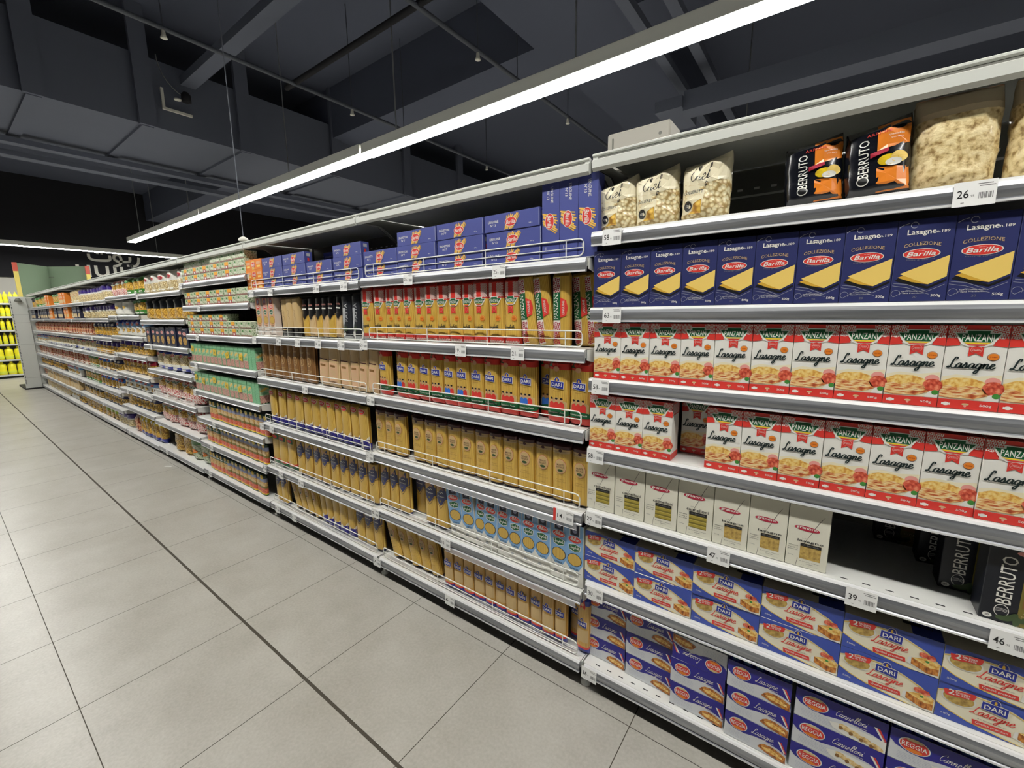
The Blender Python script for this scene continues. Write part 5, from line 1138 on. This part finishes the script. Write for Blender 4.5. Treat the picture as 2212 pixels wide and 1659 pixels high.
# ------------------------------------------------------------------ what stands at the end of the gondola
def end_cap():
    r = empty('end_cap', (12.972, .2, 0)); tag(r, 'white end panel closing the far end of the gondola with a black foot', 'shelving unit')
    b = MB(); b.box(0, .04, -.235, 0, .03, 2.0, M('canopy_grey'), .003)
    for z in (.25, .98, 1.45, 1.62): b.box(-.0015, 0, -.23, -.03, z, z+.004, M('lgrey_line') if 'lgrey_line' in MATS else mat('lgrey_line', (150, 150, 148), .5))
    b.build('end_panel', r)
    b = MB(); b.box(-.004, .03, -.02, .012, .03, 2.0, M('canopy_grey'))
    for j in range(60): b.box(-.0055, -.004, -.012, .002, .1+.031*j, .114+.031*j, M('black_gap'))
    b.build('slotted_post', r)
    b = MB(); b.box(-.02, 1.0, -1.2, .03, 0, .03, M('plinth')); b.build('foot', r)
    b = MB(); b.box(.04, .5, -1.2, -.03, .03, 1.98, M('canopy_grey')); b.build('end_shelving', r)
    b = MB(); b.lathe([(.05, 0), (.055, .01), (.04, .05), (.02, .07)], M('panel_dark'), 12, -.05, -.11); o = b.build('dome_sensor', r); o.location = (0, 0, 1.9)
end_cap()
mat('green_glass', (156, 178, 152), .18, alpha=.85)
def header():
    r = empty('header_screen', (13.0, -.5, 2.0)); tag(r, 'pale green glass screen with red and yellow posts above the gondola end', 'display screen')
    p0, pc, p1 = (.04, .53), (.64, -.03), (-.09, -.57)
    for a, c, nm in ((p0, pc, 'glass_panel'), (pc, p1, 'glass_panel')):
        b = MB(); d = Vector((c[0]-a[0], c[1]-a[1])).normalized(); n = Vector((-d.y, d.x))*.006
        q = [(a[0]-n.x, a[1]-n.y), (c[0]-n.x, c[1]-n.y), (c[0]+n.x, c[1]+n.y), (a[0]+n.x, a[1]+n.y)]
        g = M('green_glass'); b.face([(x, y, 0.0) for x, y in q[::-1]], g); b.face([(x, y, .72) for x, y in q], g)
        for i in range(4): u, v = q[i], q[(i+1) % 4]; b.face([(u[0], u[1], 0), (v[0], v[1], 0), (v[0], v[1], .72), (u[0], u[1], .72)], g)
        b.build(nm, r)
    for x, y in (p0, p1):
        b = MB(); b.box(x-.03, x+.03, y-.035, y+.035, 0, .54, M('film_yellow_post') if 'film_yellow_post' in MATS else mat('film_yellow_post', (232, 212, 110), .35), .003); k = b.build('post', r)
        b = MB(); b.box(x-.031, x+.031, y-.036, y+.036, .54, .725, M('post_red') if 'post_red' in MATS else mat('post_red', (204, 90, 72), .4), .003); b.build('post_top', k)
    for z in (.25, .48):
        b = MB(); b.tube([(.61, -.02, z), (.5, -.15, z+.01)], .006, M('panel_dark'), 5); b.build('clamp', r)
header()
def oil_bottle(h, rr):
    r = empty('oil_bottle', link=False)
    b = MB(); b.lathe([(rr*.95, 0), (rr, h*.02), (rr, h*.36), (rr*.95, h*.4), (rr, h*.44), (rr, h*.72), (rr*.8, h*.8), (rr*.36, h*.86), (rr*.3, h*.93)], M('oil_yellow'), 14)
    c = MB(); c.lathe([(rr*.36, h*.9), (rr*.38, h*.91), (rr*.38, h*.985), (rr*.3, h)], M('oil_cap'), 12)
    l = MB(); l.lathe([(rr*1.008, h*.1), (rr*1.012, h*.11), (rr*1.012, h*.27), (rr*1.008, h*.28)], M('oil_label'), 14)
    return Proto(r, [(b.build('bottle_body', None, False), []), (c.build('cap', None, False), []), (l.build('bottle_label', None, False), [])])
ZO = [1.94, 1.6, 1.25, .89, .49, .1]
def oil_rack():
    X = 16.05; r = empty('oil_shelving', (X, 0, 0)); tag(r, 'shelving of yellow oil beyond the end of the aisle', 'shelving unit')
    b = MB(); b.box(.48, .52, -.9, 1.5, 0, 2.1, M('panel_dark')); b.build('back_panel', r)
    b = MB(); b.box(.05, .48, -.9, 1.5, 0, .07, M('plinth')); b.build('plinth', r)
    for z in ZO:
        b = MB(); b.box(0, .48, -.9, 1.5, z-.035, z, M('panel_dark')); b.box(-.008, 0, -.9, 1.5, z-.04, z+.004, M('canopy_grey')); b.build('shelf_board', r)
    sm, bg = oil_bottle(.29, .042), oil_bottle(.34, .078)
    for i, z in enumerate(ZO):
        big = i >= 4; pitch = .165 if big else (.09 if i < 2 else .105)
        pr = bg if big else sm; n = int(.75/pitch)
        for j in range(n):
            o = put(pr, X+.09, .46-pitch*j, z, '%s yellow oil %s from the left, %s row of the far oil shelving' % (nth(j), 'jug' if big else 'bottle', ('top', 'second', 'third', 'fourth', 'fifth', 'bottom')[i]), 'oil bottle', 'yellow oil bottles', sx=1.0 if i < 2 or big else 1.2)
oil_rack()
b = MB(); b.box(0, .235, 0, .12, 0, .14, M('box_beige') if 'box_beige' in MATS else mat('box_beige', (168, 164, 154), .6), .006); b.box(.02, .025, -.002, 0, .02, .12, M('panel_dark')); b.ell(.2, .1, .006, .006, M('panel_dark'), 1)
o = b.build('junction_box'); o.location = (-.33, -.28, 2.06); o.rotation_euler = (0, 0, PI); tag(o, 'plain grey beige box lying on top of the nearest canopy', 'box')
o = empty('hanging_hook', (2.33, -.07, 2.062)); tag(o, 'small white hook on a wire standing on the canopy of the third bay', 'hook')
b = MB(); b.lathe([(.03, 0), (.034, .006), (.026, .02), (.008, .03)], M('sign_white'), 10); b.build('hook_base', o)
b = MB(); b.tube([(0, 0, .03), (0, 0, 3.33)], .003, M('pipe_paint'), 5); b.build('wire', o)
b = MB(); b.box(-.04, .04, -.01, .01, 0, .001, M('tag_white')); o = b.build('paper_scrap'); o.location = (4.35, .05, .0005); o.rotation_euler = (0, 0, .5); tag(o, 'small scrap of white paper on the floor near the fourth bay', 'paper')
